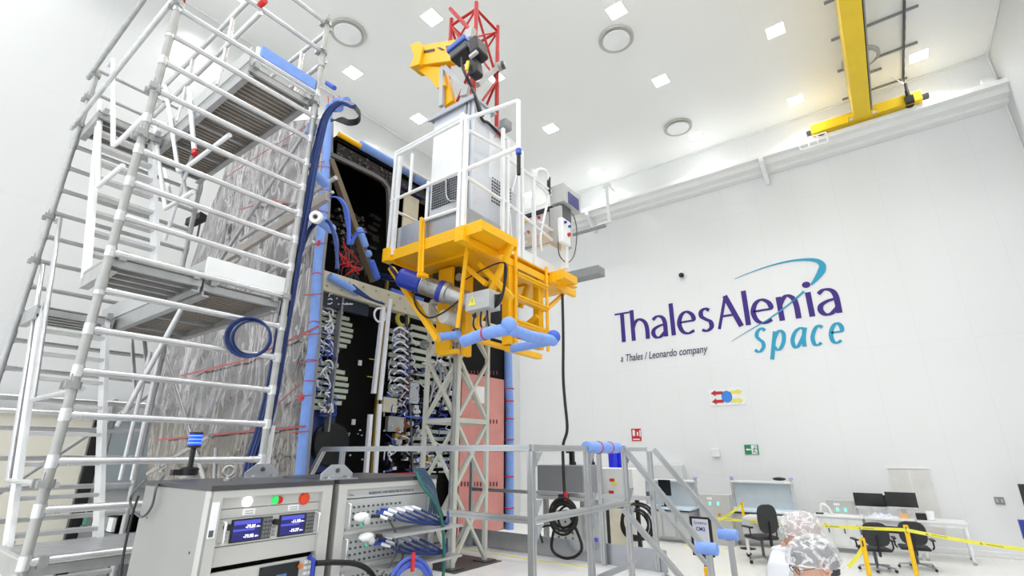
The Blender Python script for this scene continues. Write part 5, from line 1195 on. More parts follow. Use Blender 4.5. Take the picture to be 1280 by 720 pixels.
# loose leads on the rack side
MB().curve([on(2, RZ+.01, 205, 595), on(1, y0-.02, 196, 608), on(1, y0-.02, 190, 632), on(1, y0-.03, 178, 646), on(1, y0-.03, 165, 636), on(1, y0-.02, 164, 620), on(2, RZ+.02, 182, 600)], .006, 6).build('grey_lead', greyD, label='thin grey lead looping over the side of the instrument rack', cat='cable')
MB().curve([on(1, 1.0, 173, 620), on(1, .98, 165, 645), on(1, .96, 155, 690), on(1, .95, 149, 735)], .006, 6).build('black_lead', black, label='thin black lead dropping behind the rack near the scaffold step', cat='cable')
# plugs and patch cables
nP = 0
for z_, n in ((1.755, 8), (1.6, 8)):
    for k in range(n):
        yk = pa+.2+k*.03; a = Vector((RXF+.0, yk+.02, z_+.012*(k % 2)+.03))
        t = thing('patch_lead', 'white booted blue patch lead, %s row of the rack, %s from left' % ('upper' if z_ > 1.7 else 'lower', ('first', 'second', 'third', 'fourth', 'fifth', 'sixth', 'seventh', 'eighth')[k]), 'cable', a, 'blue patch leads')
        MB().bar(a+Vector((-.02, 0, 0)), a+Vector((.03, .01, 0)), .018, .014).build('plug', bluewire if k < 3 else whitewire, t); MB().tube(a+Vector((.03, .01, 0)), a+Vector((.08, .03, -.012)), .011, 8, r1=.007).build('boot', whitewire, t)
        MB().curve([a+Vector((.08, .03, -.012)), a+Vector((.12, .09, -.045)), Vector((RXF+.11, y3-.06+.008*k, z_-.06)), Vector((RXF+.08, y3+.03, z_-.02)), Vector((RXF+.05, y3+.06, z_-.03+.004*k))], .0065, 6, 5).build('cable', navy, t)
for k, (x, y, lb) in enumerate(((452, 646, 'white calibration head clipped on the upper patch panel'), (458, 671, 'white calibration head clipped on the lower patch panel'))):
    c = rx(x, y, .03); t = thing('calibration_head', lb, 'connector', c, 'white calibration heads')
    MB().ball(c, .032, sc=(.9, 1.5, .7)).build('body', white, t); MB().ball(c+Vector((.02, .02, -.02)), .02).build('lower_body', grey, t); MB().tube(c+Vector((.01, -.01, -.03)), c+Vector((.02, -.01, -.045)), .008, 8).build('green_ring', mat('ring_green', (80, 180, 140), .4), t)
    d = c+Vector((.02, .05, -.0)); MB().tube(d, d+Vector((.01, .045, -.003)), .009, 8).build('black_boot', black, t); MB().tube(d+Vector((.01, .045, -.003)), d+Vector((.02, .09, -.02)), .008, 8).build('white_sleeve', whitewire, t)
    MB().curve([d+Vector((.02, .09, -.02)), d+Vector((.03, .14, -.08)), d+Vector((.05, .15, -.18+.06*k)), d+Vector((.05, .05, -.28+.08*k)), d+Vector((.04, -.1, -.30+.1*k)), d+Vector((.03, -.25, -.30+.1*k))], .005, 6).build('lead', steelD, t)
MB().curve([rx(395, 704, .04), rx(420, 703, .05), rx(445, 705, .06), rx(462, 714, .07), rx(475, 735, .07)], .013, 8).build('black_hose', rubber, label='thick black hose crossing in front of the lower rack panels', cat='cable')
m = MB(); c = rx(514, 742, .22)
for k in range(11): m.torus(c+Vector((random.uniform(-.01, .01), random.uniform(-.01, .01), random.uniform(-.008, .008))), .125+.004*k, .007, Vector((1, .1*random.uniform(-1, 1), .15)), 34, 6)
m.build('cable_coil', bluewire, label='large coil of bright blue cable at the bottom of the patch rack', cat='coil')
MB().bar(c+Vector((0, 0, .1)), c+Vector((0, 0, .19)), .008, .02).build('red_tie', redtape, label='red tie on top of the bright blue cable coil', cat='tie')
green = mat('green_cable', (20, 100, 84), .4)
MB().curve([rx(520, 590, .05), rx(530, 610, .1), rx(545, 630, .13), rx(553, 655, .14), rx(555, 690, .14), rx(553, 740, .14)], .009, 8).build('green_cable', green, label='dark green cable hanging past the right side of the patch rack', cat='cable')
m = MB()
for k in range(7): m.curve([rx(517+k*2, 585, .0), rx(524+k*3, 600+k, .03), rx(538+k*1.5, 615+k*2, .06), rx(536+k*3, 640+k, .05)], .006, 6, 4)
m.build('ribbon_leads', mat('teal_wire', (60, 84, 110), .4), label='fan of dark teal leads dropping over the rack corner', cat='cable')
# ================================================================== BACKGROUND FURNITURE ALONG THE LOGO WALL
def gz(x, y, z=0): return on(2, z, x, y)
benchw = mat('bench_white', (226, 228, 228), .4)
def bench(nm, lb, x0, x1, y0, y1, z=.75, shelf=None, legs=(0, 1), cat='desk'):
    t = thing(nm, lb, cat, ((x0+x1)/2, (y0+y1)/2, 0))
    MB().bx(x0, y0, z-.035, x1, y1, z).build('desktop', benchw, t, bevel=.006)
    for x in (x0+.05, x1-.05):
        for y in (y0+.05, y1-.05): MB().bx(x-.025, y-.025, .05, x+.025, y+.025, z-.03).build('leg', alu, t); MB().lathe([(0, 0), (.03, 0), (.03, .02), (.01, .05)], (x, y, 0), n=12).build('foot', steel, t)
    MB().bx(x0+.05, y1-.08, z-.14, x1-.05, y1-.05, z-.04).build('apron', alu, t); MB().bx(x0+.05, y0+.03, z-.1, x1-.05, y0+.05, z-.04).build('apron', alu, t)
    return t
# main desk row, right end at px (1210,652)
DY0, DY1 = 14.2, 14.95
e = on(1, DY0, 1209, 650); xr = e.x
xa2 = on(1, DY0, 1143, 648).x; xb2 = on(1, DY0, 1085, 642).x
bench('work_desk', 'white work desk at the right end of the row with open aluminium frame', xa2+.02, xr, DY0, DY1)
bench('work_desk', 'white work desk under the two black monitors', on(1, DY0, 1078, 642).x, xa2, DY0, DY1)
xc0 = on(1, DY0, 1018, 640).x; xc1 = on(1, DY0, 1076, 640).x
t = thing('cabinet_bench', 'low white cabinet bench with warning stickers left of the monitor desk', 'cabinet', ((xc0+xc1)/2, 14.6, 0))
MB().bx(xc0, DY0, .1, xc1, DY1, .72).build('body', benchw, t, bevel=.006); MB().bx(xc0-.03, DY0-.03, .72, xc1+.02, DY1, .75).build('worktop', white, t)
for i in range(3):
    x = xc0+(xc1-xc0)*(i+.06)/3; x2 = xc0+(xc1-xc0)*(i+.94)/3; d = MB().bx(x, DY0-.015, .14, x2, DY0, .69).build('door', benchw, t, bevel=.004); MB().bx(x2-.06, DY0-.04, .4, x2-.04, DY0-.015, .52).build('handle', steelD, d)
    if i != 1: MB().add([(x+.1, DY0-.017, .5), (x+.22, DY0-.017, .5), (x+.16, DY0-.017, .6)], [(0, 1, 2)]).build('warning_sticker', mat('amber', (230, 190, 60), .5), t)
# monitors
def monitor(x0, y0_, x1, y1_, yv, lb):
    p, q = on(1, yv, x0, y1_), on(1, yv, x1, y0_); w = q.x-p.x; cx = (p.x+q.x)/2
    t = thing('monitor', lb, 'monitor', (cx, yv, .75))
    MB().bx(p.x, yv, p.z, q.x, yv+.04, q.z).build('screen', screen, t, bevel=.006); MB().bx(p.x, yv-.004, p.z-.05, q.x, yv+.036, p.z).build('chin', alu, t, bevel=.004)
    MB().bx(cx-.05, yv+.04, .76, cx+.05, yv+.07, p.z+.2).build('neck', alu, t); MB().bx(cx-.13, yv-.02, .75, cx+.13, yv+.16, .765).build('base', alu, t)
monitor(1069, 617, 1103, 632, 14.55, 'black monitor at the left on the desk'); monitor(1109, 616, 1144, 633, 14.55, 'black monitor at the right on the desk')
monitor(1098, 619, 1107, 633, 14.75, 'narrow edge of a third black monitor showing between the two others')
p = on(1, 14.4, 1272, 605); t = thing('wall_monitor', 'black screen on a bracket cut by the right edge of the photo', 'monitor', p)
MB().bx(p.x, 14.4, p.z-.42, p.x+.8, 14.46, p.z).build('screen', screen, t); MB().bx(p.x+.1, 14.42, p.z-.55, p.x+.5, 14.5, p.z-.45).build('tray', greyM, t); MB().bx(p.x+.3, 14.45, 0, p.x+.36, 14.51, p.z-.3).build('stand', greyM, t)
p = on(1, 14.4, 1273, 650); MB().bx(p.x, 14.4, p.z-.35, p.x+.3, 14.55, p.z).build('blue_box', blu, label='blue box below the screen at the right edge', cat='box', bevel=.01)
# desk clutter
m = MB(); p, q = on(1, 14.3, 1082, 640), on(1, 14.3, 1125, 640)
NXX, NYY = 40, 14; vs = []; fs = []
for i in range(NXX):
    for j in range(NYY):
        u, v_ = i/(NXX-1), j/(NYY-1); x = p.x+(q.x-p.x)*u; y = 14.22+.4*v_
        h = .11*math.sin(math.pi*u)**.5*math.sin(math.pi*v_)**.5*(.55+.45*noise.noise(Vector((x*9, y*9, 3)))+.35*noise.noise(Vector((x*23, y*23, 1)))); vs.append((x, y, .752+max(h, 0)))
for i in range(NXX-1):
    for j in range(NYY-1): q_ = i*NYY+j; fs.append((q_, q_+NYY, q_+NYY+1, q_+1))
m.add(vs, fs, True).build('plastic_bag', mat('crinkled_white', (226, 230, 240), .2, bump=.6, bs=20), label='crumpled clear white plastic bag on the monitor desk', cat='bag')
p = on(1, 14.35, 1060, 640); MB().bx(p.x-.3, 14.25, .75, p.x+.2, 14.45, .77).build('paper_stack', white, label='flat white paper stack on the cabinet bench', cat='paper', bevel=.004)
p = on(1, 14.4, 1151, 640); MB().bx(p.x-.1, 14.4, .75, p.x+.08, 14.5, .88).build('desk_phone', black, label='small black phone on the desk right of the right monitor', cat='phone', bevel=.015)
p = on(1, 14.4, 1161, 640); MB().bar((p.x, 14.4, .76), (p.x+.02, 14.45, .93), .15, .02).build('small_tablet', white, label='small white upright tablet beside the black phone', cat='tablet')
p = on(1, 14.4, 1032, 640); t = thing('headset_stand', 'white and dark curved headset on the cabinet bench', 'headset', (p.x, 14.4, .75)); MB().curve([(p.x-.1, 14.4, .77), (p.x-.06, 14.4, .95), (p.x+.05, 14.4, .92), (p.x+.12, 14.4, .77)], .03, 8).build('band', white, t); MB().bx(p.x-.2, 14.35, .75, p.x-.05, 14.45, .78).build('base', black, t)
p = on(1, 14.5, 1126, 636); MB().bx(p.x-.05, 14.45, .75, p.x+.1, 14.55, .85).build('orange_box', mat('peach', (236, 190, 130), .5), label='small peach coloured box between bag and right monitor', cat='box')
p = on(1, 14.3, 1120, 655)
MB().bx(p.x-.55, 14.4, .45, p.x+.2, 14.75, .55).build('computer_unit', black, label='flat black computer unit on the shelf under the monitor desk', cat='computer', bevel=.01)
# control boxes with green lamps
def ctl(x0, y0_, x1, y1_, yv, lb, g_=None, z0=None):
    p, q = on(1, yv, x0, y1_), on(1, yv, x1, y0_); t = thing('control_cabinet', lb, 'control box', ((p.x+q.x)/2, yv, p.z if z0 is None else z0), 'control cabinets')
    MB().bx(p.x, yv, p.z if z0 is None else z0, q.x, yv+.3, q.z).build('housing', rackc, t, bevel=.01); gm = mat('led_green', (90, 240, 200), .3, emit=1.5)
    for f in (.35, .62): MB().bx(p.x+(q.x-p.x)*f-.018, yv-.012, q.z-.24, p.x+(q.x-p.x)*f+.018, yv, q.z-.17).build('green_lamp', gm, t)
    for f in (.35, .62): MB().tube((p.x+(q.x-p.x)*f, yv-.02, q.z-.45), (p.x+(q.x-p.x)*f, yv, q.z-.45), .03, 12).build('knob', orange, t); MB().bx(p.x+(q.x-p.x)*.35-.06, yv-.006, q.z-.12, p.x+(q.x-p.x)*.35+.06, yv, q.z-.07).build('label_plate', white, t)
ctl(1035, 626, 1069, 642, 14.7, 'white control box with two green lamps on the bench left of the monitors', z0=.75)
ctl(880, 619, 911, 680, 13.6, 'white standing control cabinet with two green lamps left of the yellow barrier post', z0=0)
# left shelf bench (912-990)
def shelfbench(x0, x1, ytop, yv, lb, z=.78):
    a, c = on(1, yv, x0, ytop), on(1, yv, x1, ytop); zt = a.z; t = thing('shelf_bench', lb, 'workbench', ((a.x+c.x)/2, yv, 0), 'shelf benches')
    for x in (a.x, c.x): MB().bx(x-.035, yv, 0, x+.035, yv+.06, zt).build('upright', alu, t); MB().bx(x-.04, yv-.01, zt, x+.04, yv+.07, zt+.05).build('post_cap', mat('cap_lilac', (170, 180, 230), .5), t)
    MB().bx(a.x, yv-.1, zt-.09, c.x, yv+.3, zt-.05).build('top_shelf', benchw, t, bevel=.004); MB().bx(a.x+.04, yv+.05, z, c.x-.04, yv+.08, zt-.1).build('back_screen', mat('screen_grey', (196, 204, 208), .35), t)
    MB().bx(a.x-.05, yv-.75, z-.04, c.x+.05, yv+.05, z).build('worktop', mat('worktop_pale', (206, 222, 236), .3), t, bevel=.005)
    MB().bx(a.x, yv-.7, .08, c.x, yv, .7).build('under_cabinet', mat('under_grey', (176, 178, 180), .5), t)
    for k in range(5): x = a.x+(c.x-a.x)*(k+.5)/5; MB().bx(x-.15, yv-.715, .12, x+.15, yv-.7, .68).build('door', grey, t)
    return a, c
shelfbench(914, 988, 598, 14.6, 'white shelf bench with grey back screen behind the yellow barrier post')
a, c = shelfbench(790, 868, 596, 14.0, 'shelf bench seen through the handrails with a dark screen on it')
p, q = on(1, 13.6, 824, 619), on(1, 13.6, 837, 600); t = thing('monitor', 'dark monitor on the shelf bench behind the stair handrails', 'monitor', ((p.x+q.x)/2, 13.6, .78))
MB().bx(p.x, 13.6, p.z, q.x, 13.64, q.z).build('screen', screen, t); MB().bx(p.x+.1, 13.62, .78, p.x+.15, 13.66, p.z+.1).bx(p.x, 13.55, .78, p.x+.25, 13.7, .79).build('stand', black, t)
p = on(1, 14.5, 973, 596); MB().ball((p.x, 14.55, on(1, 14.6, 973, 598).z-.01), .07, sc=(2.2, .8, .6)).build('dark_bundle', black, label='dark folded bundle on top of the shelf bench', cat='bundle')
p, q = on(1, 15.2, 788, 610), on(1, 15.2, 852, 581); MB().bx(p.x, 15.2, 1.2, q.x, 15.45, q.z).build('wall_cupboard', benchw, label='plain white wall cupboard above the left shelf bench', cat='cupboard', bevel=.01)
# stuff behind the mid railing: trolley cabinet etc
p, q = on(1, 8.7, 672, 619), on(1, 8.7, 728, 582); t = thing('equipment_trolley', 'grey box trolley behind the railing right of the mast', 'trolley', ((p.x+q.x)/2, 8.7, 0))
MB().bx(p.x, 8.7, p.z, q.x, 9.45, q.z).build('housing', greyM, t, bevel=.01); MB().bx(p.x-.02, 8.68, p.z-.06, q.x+.05, 9.45, p.z).build('ledge', grey, t)
for x in (p.x+.1, q.x-.1): MB().bx(x-.04, 8.8, .1, x+.04, 8.88, p.z).build('leg', alud, t); MB().tube((x, 8.8, .06), (x, 8.86, .06), .06, 12).build('castor', black, t)
MB().bx(p.x+.3, 8.8, .5, p.x+.9, 9.1, 1.05).build('lower_box', grey, t)
m = MB()
for i in range(5):
    for j in range(3): m.tube((p.x+.4+j*.15, 8.79, .6+i*.09), (p.x+.4+j*.15, 8.8, .6+i*.09), .02, 8)
m.build('lower_box_holes', steelD, t)
p, q = on(1, 9.6, 729, 690), on(1, 9.6, 790, 586); t = thing('tall_cabinet', 'tall white equipment cabinet with small stickers behind the stair rail', 'cabinet', ((p.x+q.x)/2, 9.6, 0))
MB().bx(p.x, 9.6, .05, q.x, 10.2, q.z).build('body', benchw, t, bevel=.01); MB().bx(p.x, 9.56, .12, q.x, 9.6, .16).build('plinth', grey, t)
for x, y, mt in ((741, 588, redcap), (765, 600, redtape), (768, 604, tape), (764, 615, redtape)): c = on(1, 9.595, x, y); MB().bx(c.x-.05, 9.59, c.z-.025, c.x+.05, 9.6, c.z+.025).build('sticker', mt, t)
c = on(1, 9.595, 742, 617); MB().bx(c.x-.15, 9.5, c.z-.1, c.x+.12, 9.6, c.z+.1).build('socket_block', greyD, t); c = on(1, 9.59, 743, 675); MB().bx(c.x-.12, 9.585, c.z-.05, c.x+.08, 9.6, c.z+.04).build('blue_label', mat('label_blue', (110, 110, 240), .4), t)
for x, lb in ((716, 'left one of two black bottle jacks on the grey trolley'), (740, 'right one of two black bottle jacks above the white cabinet')):
    c = on(1, 9.0 if x < 730 else 9.8, x, 584); yj = c.y; m = MB().tube((c.x, yj, c.z-.08), (c.x, yj, c.z+.1), .07, 12).bx(c.x-.05, yj-.04, c.z+.08, c.x+.03, yj+.04, c.z+.32).bx(c.x-.12, yj-.04, c.z+.26, c.x+.03, yj+.04, c.z+.34); m.build('bottle_jack', black, label=lb, cat='jack', group='black bottle jacks')
for x, w_, lb in ((768, .13, 'deep blue drum behind the railing under the foam sleeve'), (778, .09, 'smaller blue container beside the blue drum')):
    c = on(1, 10.4, x, 572); MB().lathe([(0, -.2), (w_, -.2), (w_, .2), (w_*.8, .24), (0, .24)], c, n=18).build('blue_drum', mat('drum_blue', (40, 50, 220), .3), label=lb, cat='drum', group='blue drums')
p, q = on(1, 11.0, 792, 640), on(1, 11.0, 803, 607); t = thing('fire_cabinet', 'red fire equipment box behind the handrails', 'box', (p.x, 11.0, 0)); MB().bx(p.x, 11, p.z, q.x, 11.2, q.z).build('body', redcap, t, bevel=.01); MB().bx(p.x+.02, 10.98, .0, p.x+.1, 11.1, p.z).build('post', grey, t); c = on(1, 10.97, 801, 619); MB().bx(c.x-.12, 10.9, c.z-.1, c.x+.2, 11, c.z+.08).build('grey_socket', greyD, t)
# black hose loops on a stand
c = on(1, 8.3, 793, 655); t = thing('hose_reel', 'big loop of black hoses hanging on a stand behind the stair rail', 'hose', (c.x, 8.3, 0)); m = MB()
for k in range(6): m.torus(c+Vector((random.uniform(-.04, .04), .03*k, random.uniform(-.04, .04))), .2+.015*k, .016, (.5, -1, .1), 34, 7)
m.build('hoses', rubber, t); MB().bx(c.x-.03, 8.45, 0, c.x+.03, 8.5, c.z+.4).bx(c.x-.3, 8.3, 0, c.x+.3, 8.7, .04).build('stand', black, t)
p = on(1, 8.6, 771, 680); t = thing('leaning_panel', 'dark framed panel leaning behind the railing', 'panel', (p.x, 8.6, 0)); q = on(1, 8.6, 768, 645); MB().obox(((p.x+q.x)/2, 8.7, (p.z+q.z)/2), (.35, .1, 0), (0, .05, 0), (-.08, .15, q.z-p.z+.35)).build('frame', black, t); MB().obox(((p.x+q.x)/2+.03, 8.66, (p.z+q.z)/2), (.26, .08, 0), (0, .03, 0), (-.06, .12, q.z-p.z+.22)).build('face', cream, t)
# poster stand
p, q = on(1, 8.4, 868, 694), on(1, 8.4, 886, 647); t = thing('notice_stand', 'black framed notice board with pale sheet reading Système CM2', 'sign', ((p.x+q.x)/2, 8.4, 0))
MB().bx(p.x-.02, 8.4, p.z, q.x+.02, 8.43, q.z).build('frame', black, t); MB().bx(p.x+.02, 8.392, p.z+.03, q.x-.02, 8.4, q.z-.03).build('sheet', mat('sheet_pale', (206, 210, 226), .5), t)
w_ = (q.x-p.x); MB().text('Système', ((p.x+q.x)/2, 8.388, q.z-.1), X1, Z1, .058, align='CENTER').text('CM2', ((p.x+q.x)/2, 8.388, q.z-.19), X1, Z1, .07, align='CENTER', bold=.002).build('notice_text', mat('ink_blue', (70, 80, 130), .5), t)
MB().bx((p.x+q.x)/2-.02, 8.43, 0, (p.x+q.x)/2+.02, 8.47, p.z+.3).bx(p.x, 8.3, 0, q.x, 8.6, .03).build('stand', steelD, t)
# ------------------------------------------------------------------ office chairs
ch0 = None; fabric = mat('chair_fabric', (52, 53, 56), .8, var=.1, vs=20, bump=.2, bs=80)
def chair(x, y, rz, lb, sz=.77):
    global ch0
    if ch0 is None:
        t = thing('office_chair', lb, 'chair', (0, 0, 0), 'black office chairs'); ch0 = t
        MB().bx(-.24, -.23, .44, .24, .24, .51).build('seat', fabric, t, bevel=.03)
        P = []; n = 18
        for i in range(n): a = 2*math.pi*i/n; P.append((.22*abs(math.cos(a))**.6*math.copysign(1, math.cos(a)), .24, .84+.27*abs(math.sin(a))**.7*math.copysign(1, math.sin(a))))
        MB().prism(P, (0, .06, 0)).build('backrest', fabric, t, bevel=.02)
        MB().bar((0, .28, .35), (0, .31, .8), .06, .03, up=(1, 0, 0)).build('back_support', black, t)
        for s in (-1, 1): MB().path([(s*.27, .1, .46), (s*.3, .1, .52), (s*.3, .08, .66)], .015, 8).bx(s*.3-.035, -.12, .66, s*.3+.035, .16, .69).build('armrest', black, t)
        MB().tube((0, 0, .1), (0, 0, .44), .028, 12).build('gas_column', steelD, t)
        for k in range(5):
            a = 2*math.pi*k/5; d = Vector((math.cos(a), math.sin(a), 0)); MB().bar(Vector((0, 0, .12)), d*.3+Vector((0, 0, .08)), .04, .03).build('leg', steel, t); MB().tube(d*.3+Vector((-.02, 0, .03)), d*.3+Vector((.02, 0, .03)), .03, 12).build('castor', black, t)
        t.location = (x, y, 0); t.rotation_euler = (0, 0, rz); t.scale = (1, 1, .77)
    else: dup(ch0, (x, y, 0), lb, rz, scale=(1, 1, sz))
chair(-.72, 12.6, math.pi+.35, 'black office chair with rounded back behind the tape in front of the cabinet bench')
chair(on(1, 13.2, 1139, 668).x, 13.2, math.pi+.1, 'black office chair tucked at the monitor desk behind the yellow post')
chair(on(1, 12.0, 947, 640).x, 12.0, -2.3, 'black office chair beside the white trolley near the shelf bench', 1)
# white trolley / covered chair near (960,660)
v_ = gz(962, 700, 0); t = thing('covered_trolley', 'low grey covered trolley with white tube frame beside the black chair', 'trolley', (v_.x, v_.y, 0))
MB().bx(v_.x-.45, v_.y, .35, v_.x+.45, v_.y+.6, .8).build('cover', mat('cover_grey', (196, 198, 200), .7), t, bevel=.06)
for x in (-.4, .4): MB().bx(v_.x+x-.025, v_.y+.05, .06, v_.x+x+.025, v_.y+.1, .4).build('leg', white, t); MB().tube((v_.x+x, v_.y+.05, .05), (v_.x+x, v_.y+.1, .05), .05, 12).build('castor', black, t)
MB().curve([(v_.x-.1, v_.y-.02, .6), (v_.x-.1, v_.y-.02, .88), (v_.x+.3, v_.y-.02, .92), (v_.x+.5, v_.y-.02, .92)], .018, 8, sub=2).build('tube_handle', white, t)
# ------------------------------------------------------------------ barrier posts and tapes
def bpost(x, ytop, ybot, zt, lb, nm='barrier_post'):
    b_ = gz(x[1], ybot); t = thing(nm, lb, 'barrier post', (b_.x, b_.y, 0), 'yellow barrier posts')
    MB().lathe([(0, 0), (.17, 0), (.17, .012), (.03, .03), (.03, .05)], b_, n=28).build('base', black, t)
    MB().tube(b_+Vector((0, 0, .03)), b_+Vector((0, 0, zt)), .032, 16).build('pole', mat('post_yellow', (250, 200, 20), .35), t)
    MB().lathe([(.036, zt-.12), (.036, zt-.02), (.02, zt), (0, zt)], b_, n=16).build('tape_head', mat('post_yellow', (250, 200, 20), .35), t); MB().bx(b_.x-.008, b_.y-.04, zt-.11, b_.x+.008, b_.y-.03, zt-.03).build('tape_slot', black, t); return b_
A_ = bpost((926, 935), 632, 686, 1.0, 'yellow barrier post standing in front of the left shelf bench')
B_ = bpost((1126, 1152), 669, 745, 1.0, 'yellow barrier post in front of the office chairs')
C_ = bpost((1086, 1096), 706, 765, .93, 'low yellow barrier post nearest the viewer beside the black chair')
tapeT = tape
def taping(a, b_, lb, sag=.02, w=.05):
    P = []; n = 16
    for i in range(n+1): f = i/n; P.append(a.lerp(b_, f)-Vector((0, 0, sag*4*f*(1-f))))
    t = thing('barrier_tape', lb, 'tape', a); m = MB()
    for p, q in zip(P, P[1:]): m.bar(p, q, .003, w)
    m.build('band', tapeT, t); m = MB(); d = (b_-a).normalized(); L_ = (b_-a).length; nrm = Vector((d.y, -d.x, 0))
    if nrm.dot(Vector((0, 0, 0))-a) < 0: nrm = -nrm
    k = .25
    while k < L_-.3:
        f = k/L_; c = a.lerp(b_, f)-Vector((0, 0, sag*4*f*(1-f)))+nrm*.003
        m.add([c-d*.02-Vector((0, 0, .014)), c+d*.02-Vector((0, 0, .014)), c+Vector((0, 0, .018))], [(0, 1, 2)])
        m.bx(c.x, c.y, c.z, c.x, c.y, c.z) if False else None
        for j in range(9): q = c+d*(.05+j*.022); m.add([q-Vector((0, 0, .008)), q+d*.013-Vector((0, 0, .008)), q+d*.013+Vector((0, 0, .008)), q+Vector((0, 0, .008))], [(0, 1, 2, 3)])
        k += .62
    m.build('printed_warnings', mat('tape_print', (150, 146, 60), .5), t)
hT = .95
aT, bT = A_+Vector((0, -.04, .93)), B_+Vector((0, -.04, .93))
taping(on(1, A_.y+.0, 893, 653), aT, 'short yellow barrier tape rising to the left barrier post')
def onray(x, y, base): # height above the base line of a barrier at the given distance
    return on(1, base.y, x, y)
P0 = on(1, A_.y-.6, 896, 648); P1 = bT; taping(P0, P1, 'long upper yellow warning tape crossing before the chairs to the right barrier post')
P2 = on(1, B_.y-.1, 1290, 688); taping(bT, P2, 'yellow warning tape running from the right barrier post to the photo edge')
taping(on(1, A_.y-.5, 858, 681), on(1, A_.y-.5, 1010, 702), 'lower yellow warning tape behind the handrail ends and the workers')
taping(on(1, C_.y, 1060, 709), C_+Vector((0, 0, .82)), 'short lower yellow tape ending at the low barrier post')
q = gz(893, 640)
t = thing('floor_marking', 'orange yellow floor marking post base near the foot of the steps', 'marking', on(1, 7.0, 885, 712)); c = on(1, 7.0, 883, 712)
MB().bx(c.x-.03, 7.0, 0, c.x+.03, 7.05, c.z+.02).build('yellow_pole', yellow, t); MB().lathe([(0, 0), (.12, 0), (.12, .02), (0, .02)], (c.x, 7.02, 0), n=20).build('base', black, t)
# ------------------------------------------------------------------ left background behind the scaffold
for i, (x, y, z0, z1, w_, d, mt, lb) in enumerate(((-10.1, 5.0, 0, 1.35, 1.3, .8, greyM, 'grey equipment cart with orange band behind the scaffold at the left'), (-9.9, 6.2, 0, 1.5, 1.3, .8, grey, 'pale grey equipment cart farther back behind the scaffold'))):
    t = thing('equipment_cart', lb, 'cart', (x, y, 0)); MB().bx(x-w_/2, y, .15, x+w_/2, y+d, z1).build('housing', mat('cart_grey', (112, 115, 118), .5), t, bevel=.01); MB().bx(x-w_/2-.01, y-.01, z1-.18, x+w_/2+.01, y+d+.01, z1-.1).build('orange_band', orange, t)
    for xx in (-.5, .5): MB().tube((x+xx, y+.1, .08), (x+xx, y+.14, .08), .08, 12).build('castor', black, t)
    MB().path([(x+w_/2, y+.1, z1-.3), (x+w_/2+.15, y+.1, z1-.2), (x+w_/2+.15, y+d-.1, z1-.2), (x+w_/2, y+d-.1, z1-.3)], .02, 8).build('push_handle', steel, t)
# items on the floor level left: storage chest and shelf
c = on(1, 2.6, 75, 640)
t = thing('storage_cabinet', 'low grey cabinet with dark shelf of folders behind the bottom scaffold landing', 'cabinet', (-9.9, 2.9, 0))
MB().bx(-10.75, 2.9, .02, -9.15, 3.5, 1.0).build('body', mat('cart_grey', (112, 115, 118), .5), t, bevel=.01); MB().bx(-10.65, 2.92, 1.0, -9.25, 3.45, 1.25).build('shelf', blackp, t); MB().bx(-10.75, 2.9, 1.25, -9.15, 3.5, 1.29).build('top', grey, t)
for i, (x, mt) in enumerate(((-10.6, mat('folder_green', (70, 130, 110), .6)), (-10.37, greyD), (-10.14, whitewire), (-9.91, white), (-9.68, greyM), (-9.48, white))): MB().bx(x, 2.88, 1.02, x+.19, 2.92, 1.2).build('folder', mt, t)
t = thing('gantry_frame', 'row of grey posts with pale notice cards behind the scaffold', 'frame', (-10.0, 3.66, 0))
for x in (-10.5, -10.1, -9.7): MB().bx(x-.03, 3.64, 0, x+.03, 3.69, 2.4).build('post', alud, t)
MB().bx(-10.6, 3.64, 2.35, -9.6, 3.69, 2.42).bx(-10.6, 3.64, 1.6, -9.6, 3.69, 1.66).build('beam', alud, t)
for x, mt in ((-10.3, white), (-9.9, tape)): MB().bx(x-.06, 3.62, 1.75, x+.08, 3.64, 1.95).build('card', mt, t)
# ------------------------------------------------------------------ PEOPLE
capm = bpy.data.materials.new('hair_net'); capm.use_nodes = True; nt = capm.node_tree; N, L = nt.nodes, nt.links; b = N['Principled BSDF']
tc = N.new('ShaderNodeTexCoord'); mu = N.new('ShaderNodeTexNoise'); mu.inputs['Scale'].default_value = 11; mu.inputs['Detail'].default_value = 3; mu.inputs['Distortion'].default_value = 1.5; L.new(tc.outputs['Object'], mu.inputs['Vector'])
rg = N.new('ShaderNodeValToRGB'); e_ = rg.color_ramp.elements; e_[0].position = .40; e_[0].color = (.26, .26, .26, 1); e_[1].position = .48; e_[1].color = (.75, .75, .75, 1); e2 = rg.color_ramp.elements.new(.53); e2.color = (.32, .32, .32, 1)
L.new(mu.outputs['Fac'], rg.inputs[0]); L.new(rg.outputs[0], b.inputs['Alpha']); b.inputs['Base Color'].default_value = (.86, .87, .9, 1); b.inputs['Roughness'].default_value = .4
bp = N.new('ShaderNodeBump'); bp.inputs['Strength'].default_value = .7; bp.inputs['Distance'].default_value = .01; L.new(mu.outputs['Fac'], bp.inputs['Height']); L.new(bp.outputs[0], b.inputs['Normal'])
def head_shape(d):
    """radius of a human head (metres) in local direction d: +x forward, z up"""
    x, y, z = d; r = .1
    rx_, ry_, rz_ = (.098 if x > 0 else .102), .076, .118
    r = 1/math.sqrt((x/rx_)**2+(y/ry_)**2+(z/rz_)**2)
    if z < 0: r *= 1-.10*abs(y)*2*(-z)
    return r
